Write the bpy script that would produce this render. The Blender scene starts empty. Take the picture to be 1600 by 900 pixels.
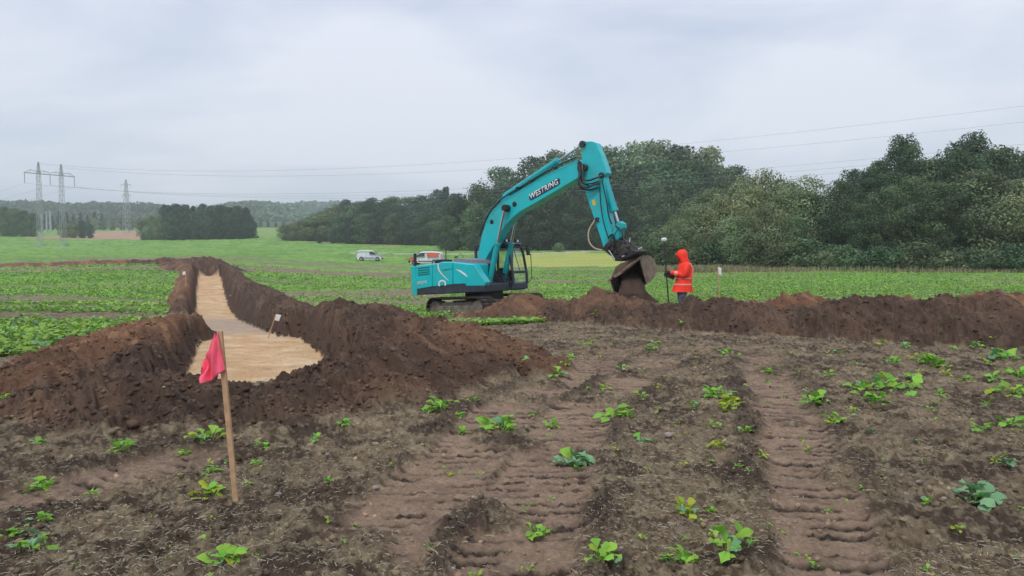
import bpy, bmesh, math, random
import numpy as np
from mathutils import Matrix, Vector
R = math.radians
rng = np.random.default_rng(7)
random.seed(7)
sc = bpy.context.scene
col = sc.collection

# ------------------------------------------------------------------ camera
F = 1150.0; PITCH = R(2.6); EYE = 1.6; HOR = 398.0
cam = bpy.data.cameras.new('camera'); camo = bpy.data.objects.new('camera', cam); col.objects.link(camo)
cam.sensor_width = 36; cam.lens = F / 1600 * 36; cam.clip_start = .05; cam.clip_end = 9000
camo.location = (0, 0, EYE); camo.rotation_euler = (R(90) - PITCH, 0, 0)
sc.camera = camo
# ------------------------------------------------------------------ light
SUN_EL, SUN_ROT = R(52), R(200)
w = bpy.data.worlds.new("World"); sc.world = w; w.use_nodes = True
nt = w.node_tree; nt.nodes.clear(); L = nt.links
def N(t, **k):
    n = nt.nodes.new(t)
    for a, b in k.items(): setattr(n, a, b)
    return n
out = N('ShaderNodeOutputWorld'); bg = N('ShaderNodeBackground'); bg.inputs[1].default_value = 0.115
sky = N('ShaderNodeTexSky', sky_type='NISHITA', sun_disc=False, sun_elevation=SUN_EL, sun_rotation=SUN_ROT)
tc = N('ShaderNodeTexCoord')
mp = N('ShaderNodeMapping'); mp.inputs['Scale'].default_value = (1, 1, 3.2)
L.new(tc.outputs['Generated'], mp.inputs[0])
no = N('ShaderNodeTexNoise'); no.inputs['Scale'].default_value = 1.7; no.inputs['Detail'].default_value = 5
no.inputs['Roughness'].default_value = .5; no.inputs['Distortion'].default_value = .35
L.new(mp.outputs[0], no.inputs['Vector'])
cr = N('ShaderNodeValToRGB')
cr.color_ramp.elements[0].position = .32; cr.color_ramp.elements[0].color = (3.7, 4.45, 6.0, 1)
cr.color_ramp.elements[1].position = .62; cr.color_ramp.elements[1].color = (6.9, 7.2, 8.1, 1)
L.new(no.outputs['Fac'], cr.inputs[0])
sx = N('ShaderNodeSeparateXYZ'); L.new(tc.outputs['Generated'], sx.inputs[0])
mr = N('ShaderNodeMapRange'); mr.inputs['From Min'].default_value = 0; mr.inputs['From Max'].default_value = 1
mr.inputs['To Min'].default_value = 1.0; mr.inputs['To Max'].default_value = 1.35
L.new(sx.outputs['Z'], mr.inputs['Value'])
vm = N('ShaderNodeVectorMath', operation='SCALE'); L.new(cr.outputs[0], vm.inputs[0]); L.new(mr.outputs[0], vm.inputs['Scale'])
mx = N('ShaderNodeMix', data_type='RGBA'); mx.inputs['Factor'].default_value = .93
L.new(sky.outputs[0], mx.inputs['A']); L.new(vm.outputs[0], mx.inputs['B'])
L.new(mx.outputs['Result'], bg.inputs[0]); L.new(bg.outputs[0], out.inputs[0])
sun = bpy.data.lights.new('sun', 'SUN'); sun.energy = 1.5; sun.angle = R(11); sun.color = (1, .97, .92)
suno = bpy.data.objects.new('sun', sun); col.objects.link(suno)
sdir = Vector((math.sin(SUN_ROT) * math.cos(SUN_EL), math.cos(SUN_ROT) * math.cos(SUN_EL), math.sin(SUN_EL)))
suno.rotation_euler = sdir.to_track_quat('Z', 'Y').to_euler()
sc.view_settings.view_transform = 'Standard'; sc.view_settings.look = 'None'
sc.view_settings.exposure = 0.0; sc.view_settings.gamma = 1
sc.view_settings.use_curve_mapping = False
sc.cycles.max_bounces = 6; sc.cycles.transparent_max_bounces = 8; sc.cycles.volume_bounces = 1

# ------------------------------------------------------------------ helpers
def ray(px, py):
    r = (px - 800) / F; u = (450 - py) / F
    c, s = math.cos(PITCH), math.sin(PITCH)
    return Vector((r, c + s * u, -s + c * u))
def at(px, py, d):
    v = ray(px, py); return Vector((0, 0, EYE)) + v * (d / v.y)
def xd(px, d): return ((px - 800) / F * d, d)

def tag(o, label=None, cat=None, group=None, kind=None):
    if label: o['label'] = label
    if cat: o['category'] = cat
    if group: o['group'] = group
    if kind: o['kind'] = kind
    return o
def empty(name, loc=(0, 0, 0), rot=(0, 0, 0)):
    o = bpy.data.objects.new(name, None); col.objects.link(o)
    o.location = loc; o.rotation_euler = rot; o.empty_display_size = .1
    return o
def link(name, me, mat=None, parent=None, smooth=False):
    o = bpy.data.objects.new(name, me); col.objects.link(o)
    if mat and not me.materials: me.materials.append(mat)
    if parent: o.parent = parent
    if smooth: me.shade_smooth()
    return o
def copy_tree(o, parent=None):
    c = o.copy(); col.objects.link(c)
    if parent is not None: c.parent = parent
    for ch in list(o.children): copy_tree(ch, c)
    return c
def bev(o, wd=.01, seg=2, ang=35):
    m = o.modifiers.new('bevel', 'BEVEL'); m.width = wd; m.segments = seg; m.limit_method = 'ANGLE'; m.angle_limit = R(ang)
    m.harden_normals = False
    return o

class MB:
    def __init__(s): s.v = []; s.f = []
    def add(s, vs, fs):
        b = len(s.v); s.v += [tuple(p) for p in vs]; s.f += [tuple(i + b for i in f) for f in fs]; return s
    def box(s, c, size, M=None):
        c = Vector(c); h = Vector(size) / 2
        vs = []
        for z in (-1, 1):
            for y in (-1, 1):
                for x in (-1, 1):
                    p = Vector((x * h.x, y * h.y, z * h.z))
                    if M: p = M @ p
                    vs.append(c + p)
        return s.add(vs, [(0, 2, 3, 1), (4, 5, 7, 6), (0, 1, 5, 4), (2, 6, 7, 3), (0, 4, 6, 2), (1, 3, 7, 5)])
    def tube(s, pts, rad, n=8, caps=True):
        pts = [Vector(p) for p in pts]
        if not hasattr(rad, '__len__'): rad = [rad] * len(pts)
        vs = []; fs = []
        up = None
        for i, p in enumerate(pts):
            t = (pts[min(i + 1, len(pts) - 1)] - pts[max(i - 1, 0)]).normalized()
            if up is None:
                a = Vector((0, 0, 1)) if abs(t.z) < .9 else Vector((1, 0, 0))
                up = (a - t * a.dot(t)).normalized()
            else: up = (up - t * up.dot(t)).normalized()
            b = t.cross(up)
            for k in range(n):
                a = 2 * math.pi * k / n
                vs.append(p + (up * math.cos(a) + b * math.sin(a)) * rad[i])
        for i in range(len(pts) - 1):
            for k in range(n):
                k2 = (k + 1) % n
                fs.append((i * n + k, i * n + k2, (i + 1) * n + k2, (i + 1) * n + k))
        if caps:
            fs.append(tuple(range(n - 1, -1, -1))); fs.append(tuple((len(pts) - 1) * n + k for k in range(n)))
        return s.add(vs, fs)
    def prism(s, A, B):
        n = len(A)
        return s.add(list(A) + list(B), [tuple(range(n))[::-1], tuple(range(n, 2 * n))] + [(i, (i + 1) % n, n + (i + 1) % n, n + i) for i in range(n)])
    def loft(s, rings, caps=True):
        n = len(rings[0]); vs = [p for r in rings for p in r]; fs = []
        for i in range(len(rings) - 1):
            for k in range(n):
                k2 = (k + 1) % n; fs.append((i * n + k, i * n + k2, (i + 1) * n + k2, (i + 1) * n + k))
        if caps:
            fs.append(tuple(range(n - 1, -1, -1))); fs.append(tuple((len(rings) - 1) * n + k for k in range(n)))
        return s.add(vs, fs)
    def lathe(s, prof, c=(0, 0, 0), n=16, M=None):
        rings = []
        for r, z in prof:
            ring = []
            for k in range(n):
                a = 2 * math.pi * k / n
                p = Vector((r * math.cos(a), r * math.sin(a), z))
                if M: p = M @ p
                ring.append(Vector(c) + p)
            rings.append(ring)
        return s.loft(rings)
    def mesh(s, name):
        me = bpy.data.meshes.new(name); me.from_pydata(s.v, [], s.f); me.validate()
        bm = bmesh.new(); bm.from_mesh(me); bmesh.ops.recalc_face_normals(bm, faces=bm.faces); bm.to_mesh(me); bm.free()
        me.update(); return me
    def build(s, name, mat, parent=None, smooth=False, bevel=0):
        o = link(name, s.mesh(name), mat, parent)
        if smooth:
            s2 = o.data; s2.shade_smooth()
            try: s2.set_sharp_from_angle(angle=R(40))
            except Exception: pass
        if bevel: bev(o, bevel)
        return o

def fast_mesh(name, V, Fq, cols=None, k=4):
    """V (n,3), Fq (m,k) numpy"""
    me = bpy.data.meshes.new(name)
    me.vertices.add(len(V)); me.vertices.foreach_set('co', np.ascontiguousarray(V, dtype=np.float32).ravel())
    m = len(Fq); me.loops.add(m * k); me.polygons.add(m)
    me.loops.foreach_set('vertex_index', np.ascontiguousarray(Fq, dtype=np.int32).ravel())
    me.polygons.foreach_set('loop_start', np.arange(0, m * k, k, dtype=np.int32))
    me.update(calc_edges=True)
    if cols is not None:
        at_ = me.color_attributes.new('albedo', 'FLOAT_COLOR', 'POINT')
        c4 = np.ones((len(V), 4), dtype=np.float32); c4[:, :cols.shape[1]] = cols
        at_.data.foreach_set('color', c4.ravel())
    return me

# ------------------------------------------------------------------ noise
def _h(ix, iy, seed):
    n = (ix.astype(np.int64) * 374761393 + iy.astype(np.int64) * 668265263 + seed * 1442695041) & 0xffffffff
    n = ((n ^ (n >> 13)) * 1274126177) & 0xffffffff
    n = n ^ (n >> 16)
    return (n & 0xffffff) / float(0xffffff)
def vnoise(x, y, seed=0):
    ix = np.floor(x); iy = np.floor(y); fx = x - ix; fy = y - iy
    ux = fx * fx * fx * (fx * (fx * 6 - 15) + 10); uy = fy * fy * fy * (fy * (fy * 6 - 15) + 10)
    a = _h(ix, iy, seed); b = _h(ix + 1, iy, seed); c = _h(ix, iy + 1, seed); d = _h(ix + 1, iy + 1, seed)
    return (a * (1 - ux) + b * ux) * (1 - uy) + (c * (1 - ux) + d * ux) * uy * 1.0
def fbm(x, y, seed=0, o=4, rough=.5):
    s = 0; a = 1; t = 0
    for i in range(o):
        c, sn = math.cos(i * 1.1), math.sin(i * 1.1)
        s = s + a * vnoise(x * c - y * sn, x * sn + y * c, seed + i * 17); t += a
        x = x * 2.03; y = y * 2.03; a *= rough
    return s / t
def cells(x, y, seed=0):
    ix = np.floor(x); iy = np.floor(y); best = np.full(x.shape, 9.0); idv = np.zeros(x.shape)
    for dx in (-1, 0, 1):
        for dy in (-1, 0, 1):
            cx = ix + dx; cy = iy + dy
            px_ = cx + _h(cx, cy, seed); py_ = cy + _h(cx, cy, seed + 5)
            d = (px_ - x) ** 2 + (py_ - y) ** 2
            m = d < best; best = np.where(m, d, best); idv = np.where(m, _h(cx, cy, seed + 9), idv)
    return np.sqrt(best), idv
def sstep(a, b, x):
    t = np.clip((x - a) / (b - a), 0, 1); return t * t * (3 - 2 * t)

# ------------------------------------------------------------------ terrain base
Dn = [18, 27, 37, 47, 57, 75]
Zn = {-300: [0, -.1, -.2, -.2, 0, .5], 0: [0, -.15, -.4, -.3, .1, .7], 180: [0, -.2, -.6, -.3, .4, 1.0],
      330: [-.05, -.45, -.9, -.25, .55, 1.1], 450: [0, -.4, -.7, -.6, -.2, .4], 580: [0, -.4, -.6, -.6, -.5, -.25],
      700: [-.15, -.65, -.75, -.7, -.5, -.25], 830: [-.15, -.5, -.6, -.5, -.4, -.1], 1000: [0, -.15, -.3, -.3, -.2, 0],
      1200: [0, 0, 0, 0, 0, 0], 1600: [0, 0, 0, -.02, -.05, -.1], 1900: [0, 0, 0, 0, -.05, -.1]}
Df = [100, 133, 190, 260, 320, 420, 600, 900, 1400, 2600]
Yf = {-300: [404, 399, 392, 383, 370, 365, 358, 350, 344, 340], 0: [403.5, 398.5, 391.5, 383, 370, 366, 358, 350, 343, 338],
      180: [401, 397, 392, 386, 378, 366, 356, 346, 340, 336], 330: [400, 396, 391, 384, 374, 366, 356, 346, 340, 336],
      450: [407, 401, 393, 383, 372, 362, 354, 346, 340, 336], 580: [417, 411, 394, 385, 379, 370, 360, 348, 342, 338],
      700: [418, 410, 393, 386, 380, 372, 362, 350, 344, 340], 830: [416, 407, 391, 385, 380, 372, 362, 352, 346, 340],
      1000: [412, 404, 391, 384, 380, 372, 362, 352, 346, 340], 1200: [417, 410, 398, 390, 382, 374, 364, 354, 346, 340],
      1600: [419, 412, 400, 390, 382, 374, 364, 354, 346, 340], 1900: [419, 412, 400, 390, 382, 374, 364, 354, 346, 340]}
pxs = sorted(Zn); AZ = [math.atan((p - 800) / F) for p in pxs]
ds_ = [1, 10] + Dn + Df
tab = np.array([[0, 0] + Zn[p] + [EYE - (y - HOR) * d / F for y, d in zip(Yf[p], Df)] for p in pxs])
gl = np.linspace(math.log(1), math.log(2600), 500); ga = np.linspace(AZ[0], AZ[-1], 240)
t1 = np.array([np.interp(gl, np.log(ds_), row) for row in tab])
grid = np.array([np.interp(ga, AZ, t1[:, j]) for j in range(len(gl))]).T
def blur(g, ax, s):
    k = np.exp(-.5 * (np.arange(-3 * s, 3 * s + 1) / s) ** 2); k /= k.sum()
    pad = [(0, 0), (0, 0)]; pad[ax] = (3 * s, 3 * s)
    gp = np.pad(g, pad, mode='edge')
    return np.apply_along_axis(lambda v: np.convolve(v, k, mode='valid'), ax, gp)
grid = blur(blur(grid, 1, 5), 0, 7)
def base_z(x, y):
    az = np.arctan2(x, y); r = np.hypot(x, y)
    yy = np.maximum(r * np.cos(np.clip(az, ga[0], ga[-1])), 1.01)
    a = (np.clip(az, ga[0], ga[-1]) - ga[0]) / (ga[1] - ga[0]); l = (np.clip(np.log(yy), gl[0], gl[-1]) - gl[0]) / (gl[1] - gl[0])
    ia = np.minimum(a.astype(int), len(ga) - 2); il = np.minimum(l.astype(int), len(gl) - 2)
    fa = a - ia; fl = l - il
    z = (grid[ia, il] * (1 - fl) + grid[ia, il + 1] * fl) * (1 - fa) + (grid[ia + 1, il] * (1 - fl) + grid[ia + 1, il + 1] * fl) * fa
    return z * (1 - sstep(R(80), R(140), np.abs(az)))

# ------------------------------------------------------------------ heaps, trench, wheel lanes
def seg_query(x, y, pts):
    """pts rows: x,y,attr... -> (dist, attrs interpolated, along, side)"""
    bd = np.full(x.shape, 1e9); A = [np.zeros(x.shape) for _ in range(len(pts[0]) - 2)]; al = np.zeros(x.shape); sd = np.zeros(x.shape)
    s0 = 0
    for p, q in zip(pts[:-1], pts[1:]):
        dx, dy = q[0] - p[0], q[1] - p[1]; ll = dx * dx + dy * dy
        t = np.clip(((x - p[0]) * dx + (y - p[1]) * dy) / ll, 0, 1)
        ex = x - p[0] - t * dx; ey = y - p[1] - t * dy
        d = np.hypot(ex, ey); m = d < bd
        bd = np.where(m, d, bd); al = np.where(m, s0 + t * math.sqrt(ll), al)
        sd = np.where(m, np.sign(dx * ey - dy * ex), sd)
        for i in range(len(A)): A[i] = np.where(m, p[2 + i] * (1 - t) + q[2 + i] * t, A[i])
        s0 += math.sqrt(ll)
    return bd, A, al, sd
# px, d, half width, height, red 0..1
def RP(rows): return [xd(r[0], r[1]) + tuple(r[2:]) for r in rows]
HEAPS = [
    RP([(430, 23, .9, .08, 0), (470, 20, 1.1, .20, 0), (515, 17.6, 1.4, .36, .1), (575, 15, 1.7, .50, .2), (625, 13.2, 1.8, .50, .3), (690, 11.6, 1.8, .48, .4), (740, 10.4, 1.4, .36, .4)]),  # right heap by wide trench
    RP([(318, 19.3, .8, .10, .6), (280, 16.5, 1.2, .16, .85), (238, 13.8, 1.4, .27, .8), (165, 11.3, 1.3, .24, .7), (100, 9.4, 1.1, .22, .7), (45, 8.1, .8, .14, .4)]),  # left heap
    RP([(306, 15.5, .9, .14, .2), (290, 13.0, 1.0, .18, 0), (250, 10.8, 1.2, .22, 0), (205, 9.0, 1.2, .24, 0)]),
    RP([(20, 7.2, .8, .1, .1), (130, 7.4, 1.2, .22, 0), (240, 7.5, 1.35, .24, 0), (340, 7.5, 1.3, .11, 0), (450, 7.65, 1.3, .11, .1), (560, 8.5, 1.35, .26, .3), (640, 9.9, 1.3, .4, .4)]),  # front bank
    RP([(262, 62, .8, .4, .4), (300, 56, .8, .5, .5), (291, 47, .75, .5, .8), (286, 37, .75, .5, .9), (286, 28, .65, .45, .6), (298, 22, .7, .35, .3)]),  # narrow left bank
    RP([(345, 60, .9, .5, .1), (358, 52, 1.1, .75, .1), (373, 44, 1.3, .8, .1), (388, 37, 1.35, .85, .05), (408, 30, 1.3, .8, 0), (432, 25, 1.2, .55, 0), (450, 21.5, 1.0, .3, 0)]),  # narrow right bank
    RP([(-260, 60, .8, .3, .8), (0, 66, .9, .4, .8), (150, 67, .9, .4, .7), (250, 65, 1.0, .6, .3), (320, 62, 1.2, .7, .2), (350, 58, .8, .4, .1)]),  # cross bank
    RP([(1900, 12.2, 1.9, .60, 0), (1750, 12.7, 1.9, .62, 0), (1600, 13.2, 1.8, .62, 0), (1400, 14.2, 1.7, .54, 0), (1250, 15.1, 1.4, .50, .05), (1100, 16.4, 1.35, .48, .1), (1000, 17.6, 1.3, .47, .3), (930, 19.5, 1.2, .52, .4), (870, 21.2, 1.15, .72, .5), (805, 22.0, 1.1, .72, .5), (768, 22.4, .9, .50, .6), (735, 22.6, .6, .15, .7)]),  # near right bank
    RP([(2000, 16, 1.4, .7, .8), (1750, 16.4, 1.4, .7, .8), (1610, 17, 1.3, .64, .8), (1540, 17.5, 1.2, .58, .8), (1480, 17.7, 1.0, .44, .8), (1400, 18.1, 1.2, .62, .9), (1330, 18.5, 1.0, .48, .95), (1255, 18.8, 1.2, .62, .8), (1185, 19.2, .9, .4, .9), (1125, 19.8, 1.0, .5, .9), (1085, 20.3, .7, .25, .9)]),  # far right bank
    RP([(985, 21.3, .75, .5, .3), (1000, 20.8, .7, .45, .3)]),
    RP([(275, 60.0, 1.4, .5, .4), (322, 60.0, 3.3, .85, .3), (356, 60, 1.4, .6, .1)]),
]
TRENCH = [RP([(392, 9.9, 1.02)]) [0], (-3.75, 10.7, 1.05), (-5.1, 14.3, 1.12), (-6.45, 18.1, 1.15), (-6.5, 18.3, .3)]
TRENCH = [(-2.75, 8.3, 1.26), (-4.98, 14.4, 1.26), (-6.35, 17.9, 1.2)]
TNARROW = RP([(404, 17.5, .75), (352, 22, .8), (337, 27, .8), (331, 37, .82), (328, 47, .85), (327, 56.2, .88)])
TRIGHT = RP([(1140, 17.9, .45), (1250, 16.9, .55), (1400, 16.15, .55), (1600, 15.1, .55), (1900, 14.1, .55)])
LANES = [
    [(-.86, 3.1), (-.77, 3.67), (-.56, 5.2), (-.30, 6.5), (.05, 7.8), (.7, 9.4), (1.75, 12.1), (3.2, 14.5)],
    [(-.02, 3.0), (.03, 3.67), (.10, 4.6), (.28, 5.8), (.75, 7.6), (1.45, 9.2), (2.5, 11.6)],
    [(1.55, 3.1), (1.66, 3.67), (1.95, 4.6), (2.4, 6.1), (2.84, 7.6), (3.45, 9.9), (4.3, 13)],
    [(-4.3, 3.2), (-3.55, 4.3), (-3.05, 5.0), (-2.55, 5.7)],
]
LANES = [[(a, b, .345 if k < 2 else .31) for a, b in l] for k, l in enumerate(LANES)]
BARE = [(-30, 7.6), (-12, 8.2), (-6.4, 9.0), (-5.2, 11.5), (-6.2, 15), (-7.5, 19), (-6, 19), (-4.6, 16.5), (-2.2, 16.3), (-1.6, 18.8), (1.0, 19.4), (4, 18.6), (8, 15.8), (14, 13.6), (40, 10), (40, -30), (-40, -30), (-40, 7.5)]
def inside(x, y, poly):
    r = np.zeros(x.shape, bool); n = len(poly); j = n - 1
    for i in range(n):
        xi, yi = poly[i]; xj, yj = poly[j]
        c = ((yi > y) != (yj > y)) & (x < (xj - xi) * (y - yi) / (yj - yi + 1e-12) + xi)
        r ^= c; j = i
    return r
def heap_profile(t):
    e = .22; return np.clip(1 - (np.sqrt(t * t + e * e) - e) / (math.sqrt(1 + e * e) - e), 0, 1)

def ground(x, y, detail=True, masks=False):
    x = np.asarray(x, float); y = np.asarray(y, float)
    r = np.hypot(x, y); z = base_z(x, y)
    z = z + (fbm(x / 6, y / 6, 3, 3) - .5) * .14 * sstep(4, 12, r)
    near = r < 95
    hz = np.zeros(x.shape); red = np.zeros(x.shape)
    wob = (fbm(x * .7, y * .7, 21, 3) - .5)
    wob2 = (fbm(x * 2.2, y * 2.2, 25, 2) - .5)
    for i, h in enumerate(HEAPS):
        d, (wd, ht, rd), al, sd = seg_query(x, y, h)
        wd2 = wd * (1 + .45 * wob + .18 * wob2); ht2 = ht * (1 + (.75 if i in (7, 8) else .42) * (vnoise(al * .9, al * 0 + i * 7.3, 33) - .5) + .35 * wob2)
        p = ht2 * heap_profile(np.clip(d / wd2, 0, 1.5))
        m = p > hz
        red = np.where(m, rd, red); hz = np.maximum(hz, p)
    heapm = sstep(.012, .07, hz)
    M_fr = np.full(x.shape, .5); lane = np.zeros(x.shape); bars = np.zeros(x.shape); berm = np.zeros(x.shape)
    for i, l in enumerate(LANES):
        d, (wd,), al, sd = seg_query(x, y, l)
        wv = .035 * (fbm(x * 3, y * 3, 50 + i, 2) - .5); ew = .22 * (fbm(x * 1.6, y * 1.6, 55 + i, 3) - .5)
        m = (1 - sstep(wd - .08, wd + .05, d + ew)) * (sstep(.30, .44, fbm(x * 1.1, y * 1.1, 57 + i, 3)) if i < 3 else .9)
        q = (al + sd * d * .16 + wv * 1.4) / .150; fr = q - np.floor(q)
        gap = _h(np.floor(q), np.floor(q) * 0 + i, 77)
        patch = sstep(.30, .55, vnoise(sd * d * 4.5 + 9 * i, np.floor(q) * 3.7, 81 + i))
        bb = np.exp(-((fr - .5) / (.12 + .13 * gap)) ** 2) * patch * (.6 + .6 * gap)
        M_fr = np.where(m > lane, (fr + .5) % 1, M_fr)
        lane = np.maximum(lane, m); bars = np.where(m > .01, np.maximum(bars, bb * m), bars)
        berm = np.maximum(berm, np.exp(-((d - wd - .10) / .13) ** 2) * sstep(.35, .65, fbm(x * 1.8, y * 1.8, 90 + i, 2)))
    fade = 1 - sstep(8.5, 15, r)
    lane = lane * fade * (1 - heapm); bars = bars * fade * (1 - heapm); berm = berm * fade * (1 - heapm) * (1 - lane)
    # trenches
    dep = np.zeros(x.shape); floorm = np.zeros(x.shape)
    tw = .10 * (fbm(x * 2.5, y * 2.5, 61, 3) - .5)
    for T, dp in ((TRENCH, .44), (TNARROW, .40), (TRIGHT, .4)):
        d, (wd,), al, sd = seg_query(x, y, T)
        edge = wd - d + tw
        if T is TRENCH:  # cut square at the near end
            edge = np.minimum(edge, (x + 3.8) * -.34 + (y - 9.25) * .94 + tw)
        c = sstep(-.36, .05, edge); dep = np.maximum(dep, dp * c); floorm = np.maximum(floorm, sstep(.05, .08, edge) if T is not TRIGHT else 0)
    XS, YS = x + 1.6 * (hz - dep), y - 1.3 * (hz - dep)
    soilw = np.maximum(heapm, sstep(0.02, .2, dep) * (1 - floorm))
    z0 = z
    z = z + hz * (1 - dep / .44 * .98) - dep
    if detail:
        wx = XS + .05 * (fbm(XS * 6, YS * 6, 11, 2) - .5); wy = YS + .05 * (fbm(XS * 6, YS * 6, 12, 2) - .5)
        bare = inside(x + .5 * wob, y + .5 * wob, BARE)
        c1, id1 = cells(wx * 7.5, wy * 7.5, 1); c2, id2 = cells(wx * 17, wy * 17, 2); c3, _ = cells(wx * 38, wy * 38, 3)
        k1 = np.clip(1 - c1 * 1.3, 0, 1) * (id1 > .35) * (id1); k2 = np.clip(1 - c2 * 1.3, 0, 1) * (id2 > .25) * id2; k3 = np.clip(1 - c3 * 1.3, 0, 1)
        f4 = fbm(XS * 3.2, YS * 3.2, 14, 4, .55) - .5; f5 = fbm(XS * 14, YS * 14, 15, 3, .6) - .5
        rg1 = 1 - np.abs(2 * fbm(XS * 4.2, YS * 4.2, 16, 4, .55) - 1); rg2 = fbm(XS * 21, YS * 21, 17, 3, .6) - .5
        hd = .060 * k1 * (id1 > .5) + .034 * k2 + .010 * k3 + .32 * f4 + .16 * (rg1 - .75) + .035 * rg2
        fd = .026 * k1 * (id1 > .75) + .022 * k2 * (id2 > .4) + .010 * k3 + .07 * f4 + .05 * f5 + .045 * rg2
        ld = .020 * f4 + .022 * f5 + .016 * k2 * (id2 > .75) + .018 * rg2
        base_d = np.where(bare, fd, fd * .8)
        dz = base_d * (1 - lane) + (ld - .030) * lane
        dz = dz + bars * (-.042 + .030 * k2 * (id2 > .3) + .035 * rg2 + .025 * k3) + lane * .016 * (M_fr - .5)
        dz = dz + berm * (.012 + .035 * k2 + .045 * k1 + .05 * np.abs(rg2)) * (1 - lane)
        dz = dz * (1 - soilw) + hd * soilw
        fl = .035 * (fbm(x * 1.2, y * 5, 18, 3) - .5) + .012 * f5
        dz = dz * (1 - floorm) + fl * floorm
        # ploughed furrow texture only where soil shows
        z = z + dz * (1 - sstep(60, 90, r))
    if not masks: return z
    return z, dict(heap=heapm, red=red, floor=floorm, wall=soilw, lane=lane, bars=bars, berm=berm, hz=hz, dep=dep, XS=XS, YS=YS)
def gz(x, y, detail=False): return float(ground(np.array([x]), np.array([y]), detail)[0])

def hitg(px, py, z0=0.0):
    """ground point seen at a pixel of the photograph (survey of where things stand)"""
    v = ray(px, py); o = Vector((0, 0, EYE))
    ts = np.geomspace(2.5, 900, 700)
    X = v.x / v.y * ts; Z = EYE + v.z / v.y * ts
    g = ground(X, ts, False)
    i = int(np.argmax(g > Z)) if (g > Z).any() else len(ts) - 1
    return Vector((X[i], ts[i], g[i]))

# field cover
YF = [xd(800, 95), xd(1012, 88), xd(1012, 104), xd(965, 160), xd(905, 172), xd(835, 162), xd(790, 140)]
def cover(x, y, M):
    """crop density 0..1 and albedo"""
    r = np.hypot(x, y); px = 800 + F * x / np.maximum(y, .1)
    wob = (fbm(x * .5, y * .5, 200, 3) - .5)
    bare = inside(x + 1.2 * wob, y + 1.2 * wob, BARE) | (y < 7)
    # long bare streaks where machines drove over the crop
    ang = R(14); u = x * math.cos(ang) + y * math.sin(ang); v = -x * math.sin(ang) + y * math.cos(ang)
    st = fbm(u * .05, v * .33, 210, 3, .55); st2 = fbm(x * .35, y * .35, 214, 3)
    dens = sstep(.40, .51, st * .75 + st2 * .25)
    dens = np.where(r > 85, np.maximum(dens, sstep(85, 140, r)), dens)
    rightf = (px > 1010) & (y < 90)
    rightbare = sstep(.60, .68, fbm(x * .06, y * .2, 216, 3))
    dens = np.where(rightf, np.maximum(dens, .72) * (1 - .55 * rightbare), dens)
    dens = dens * (~bare)
    dens = dens * (1 - np.clip(M['heap'] * 1.3, 0, 1)) * (1 - M['floor'])
    dens = np.where((M['dep'] > .03) | (np.hypot(x + 24.4, y - 59) < 3.6), 0, dens)
    verge = (px > 985) & (y > 66 + 3 * wob + 6 * (px > 1260)) & (y < 90)
    dens = np.where(verge, 0, dens)
    track = np.abs(y - 26.2 + .15 * (x - 1) + .8 * wob) < .8
    dens = np.where(track & (x > .5) & (x < 14), dens * .15, dens)
    return dens, bare, verge

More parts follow.
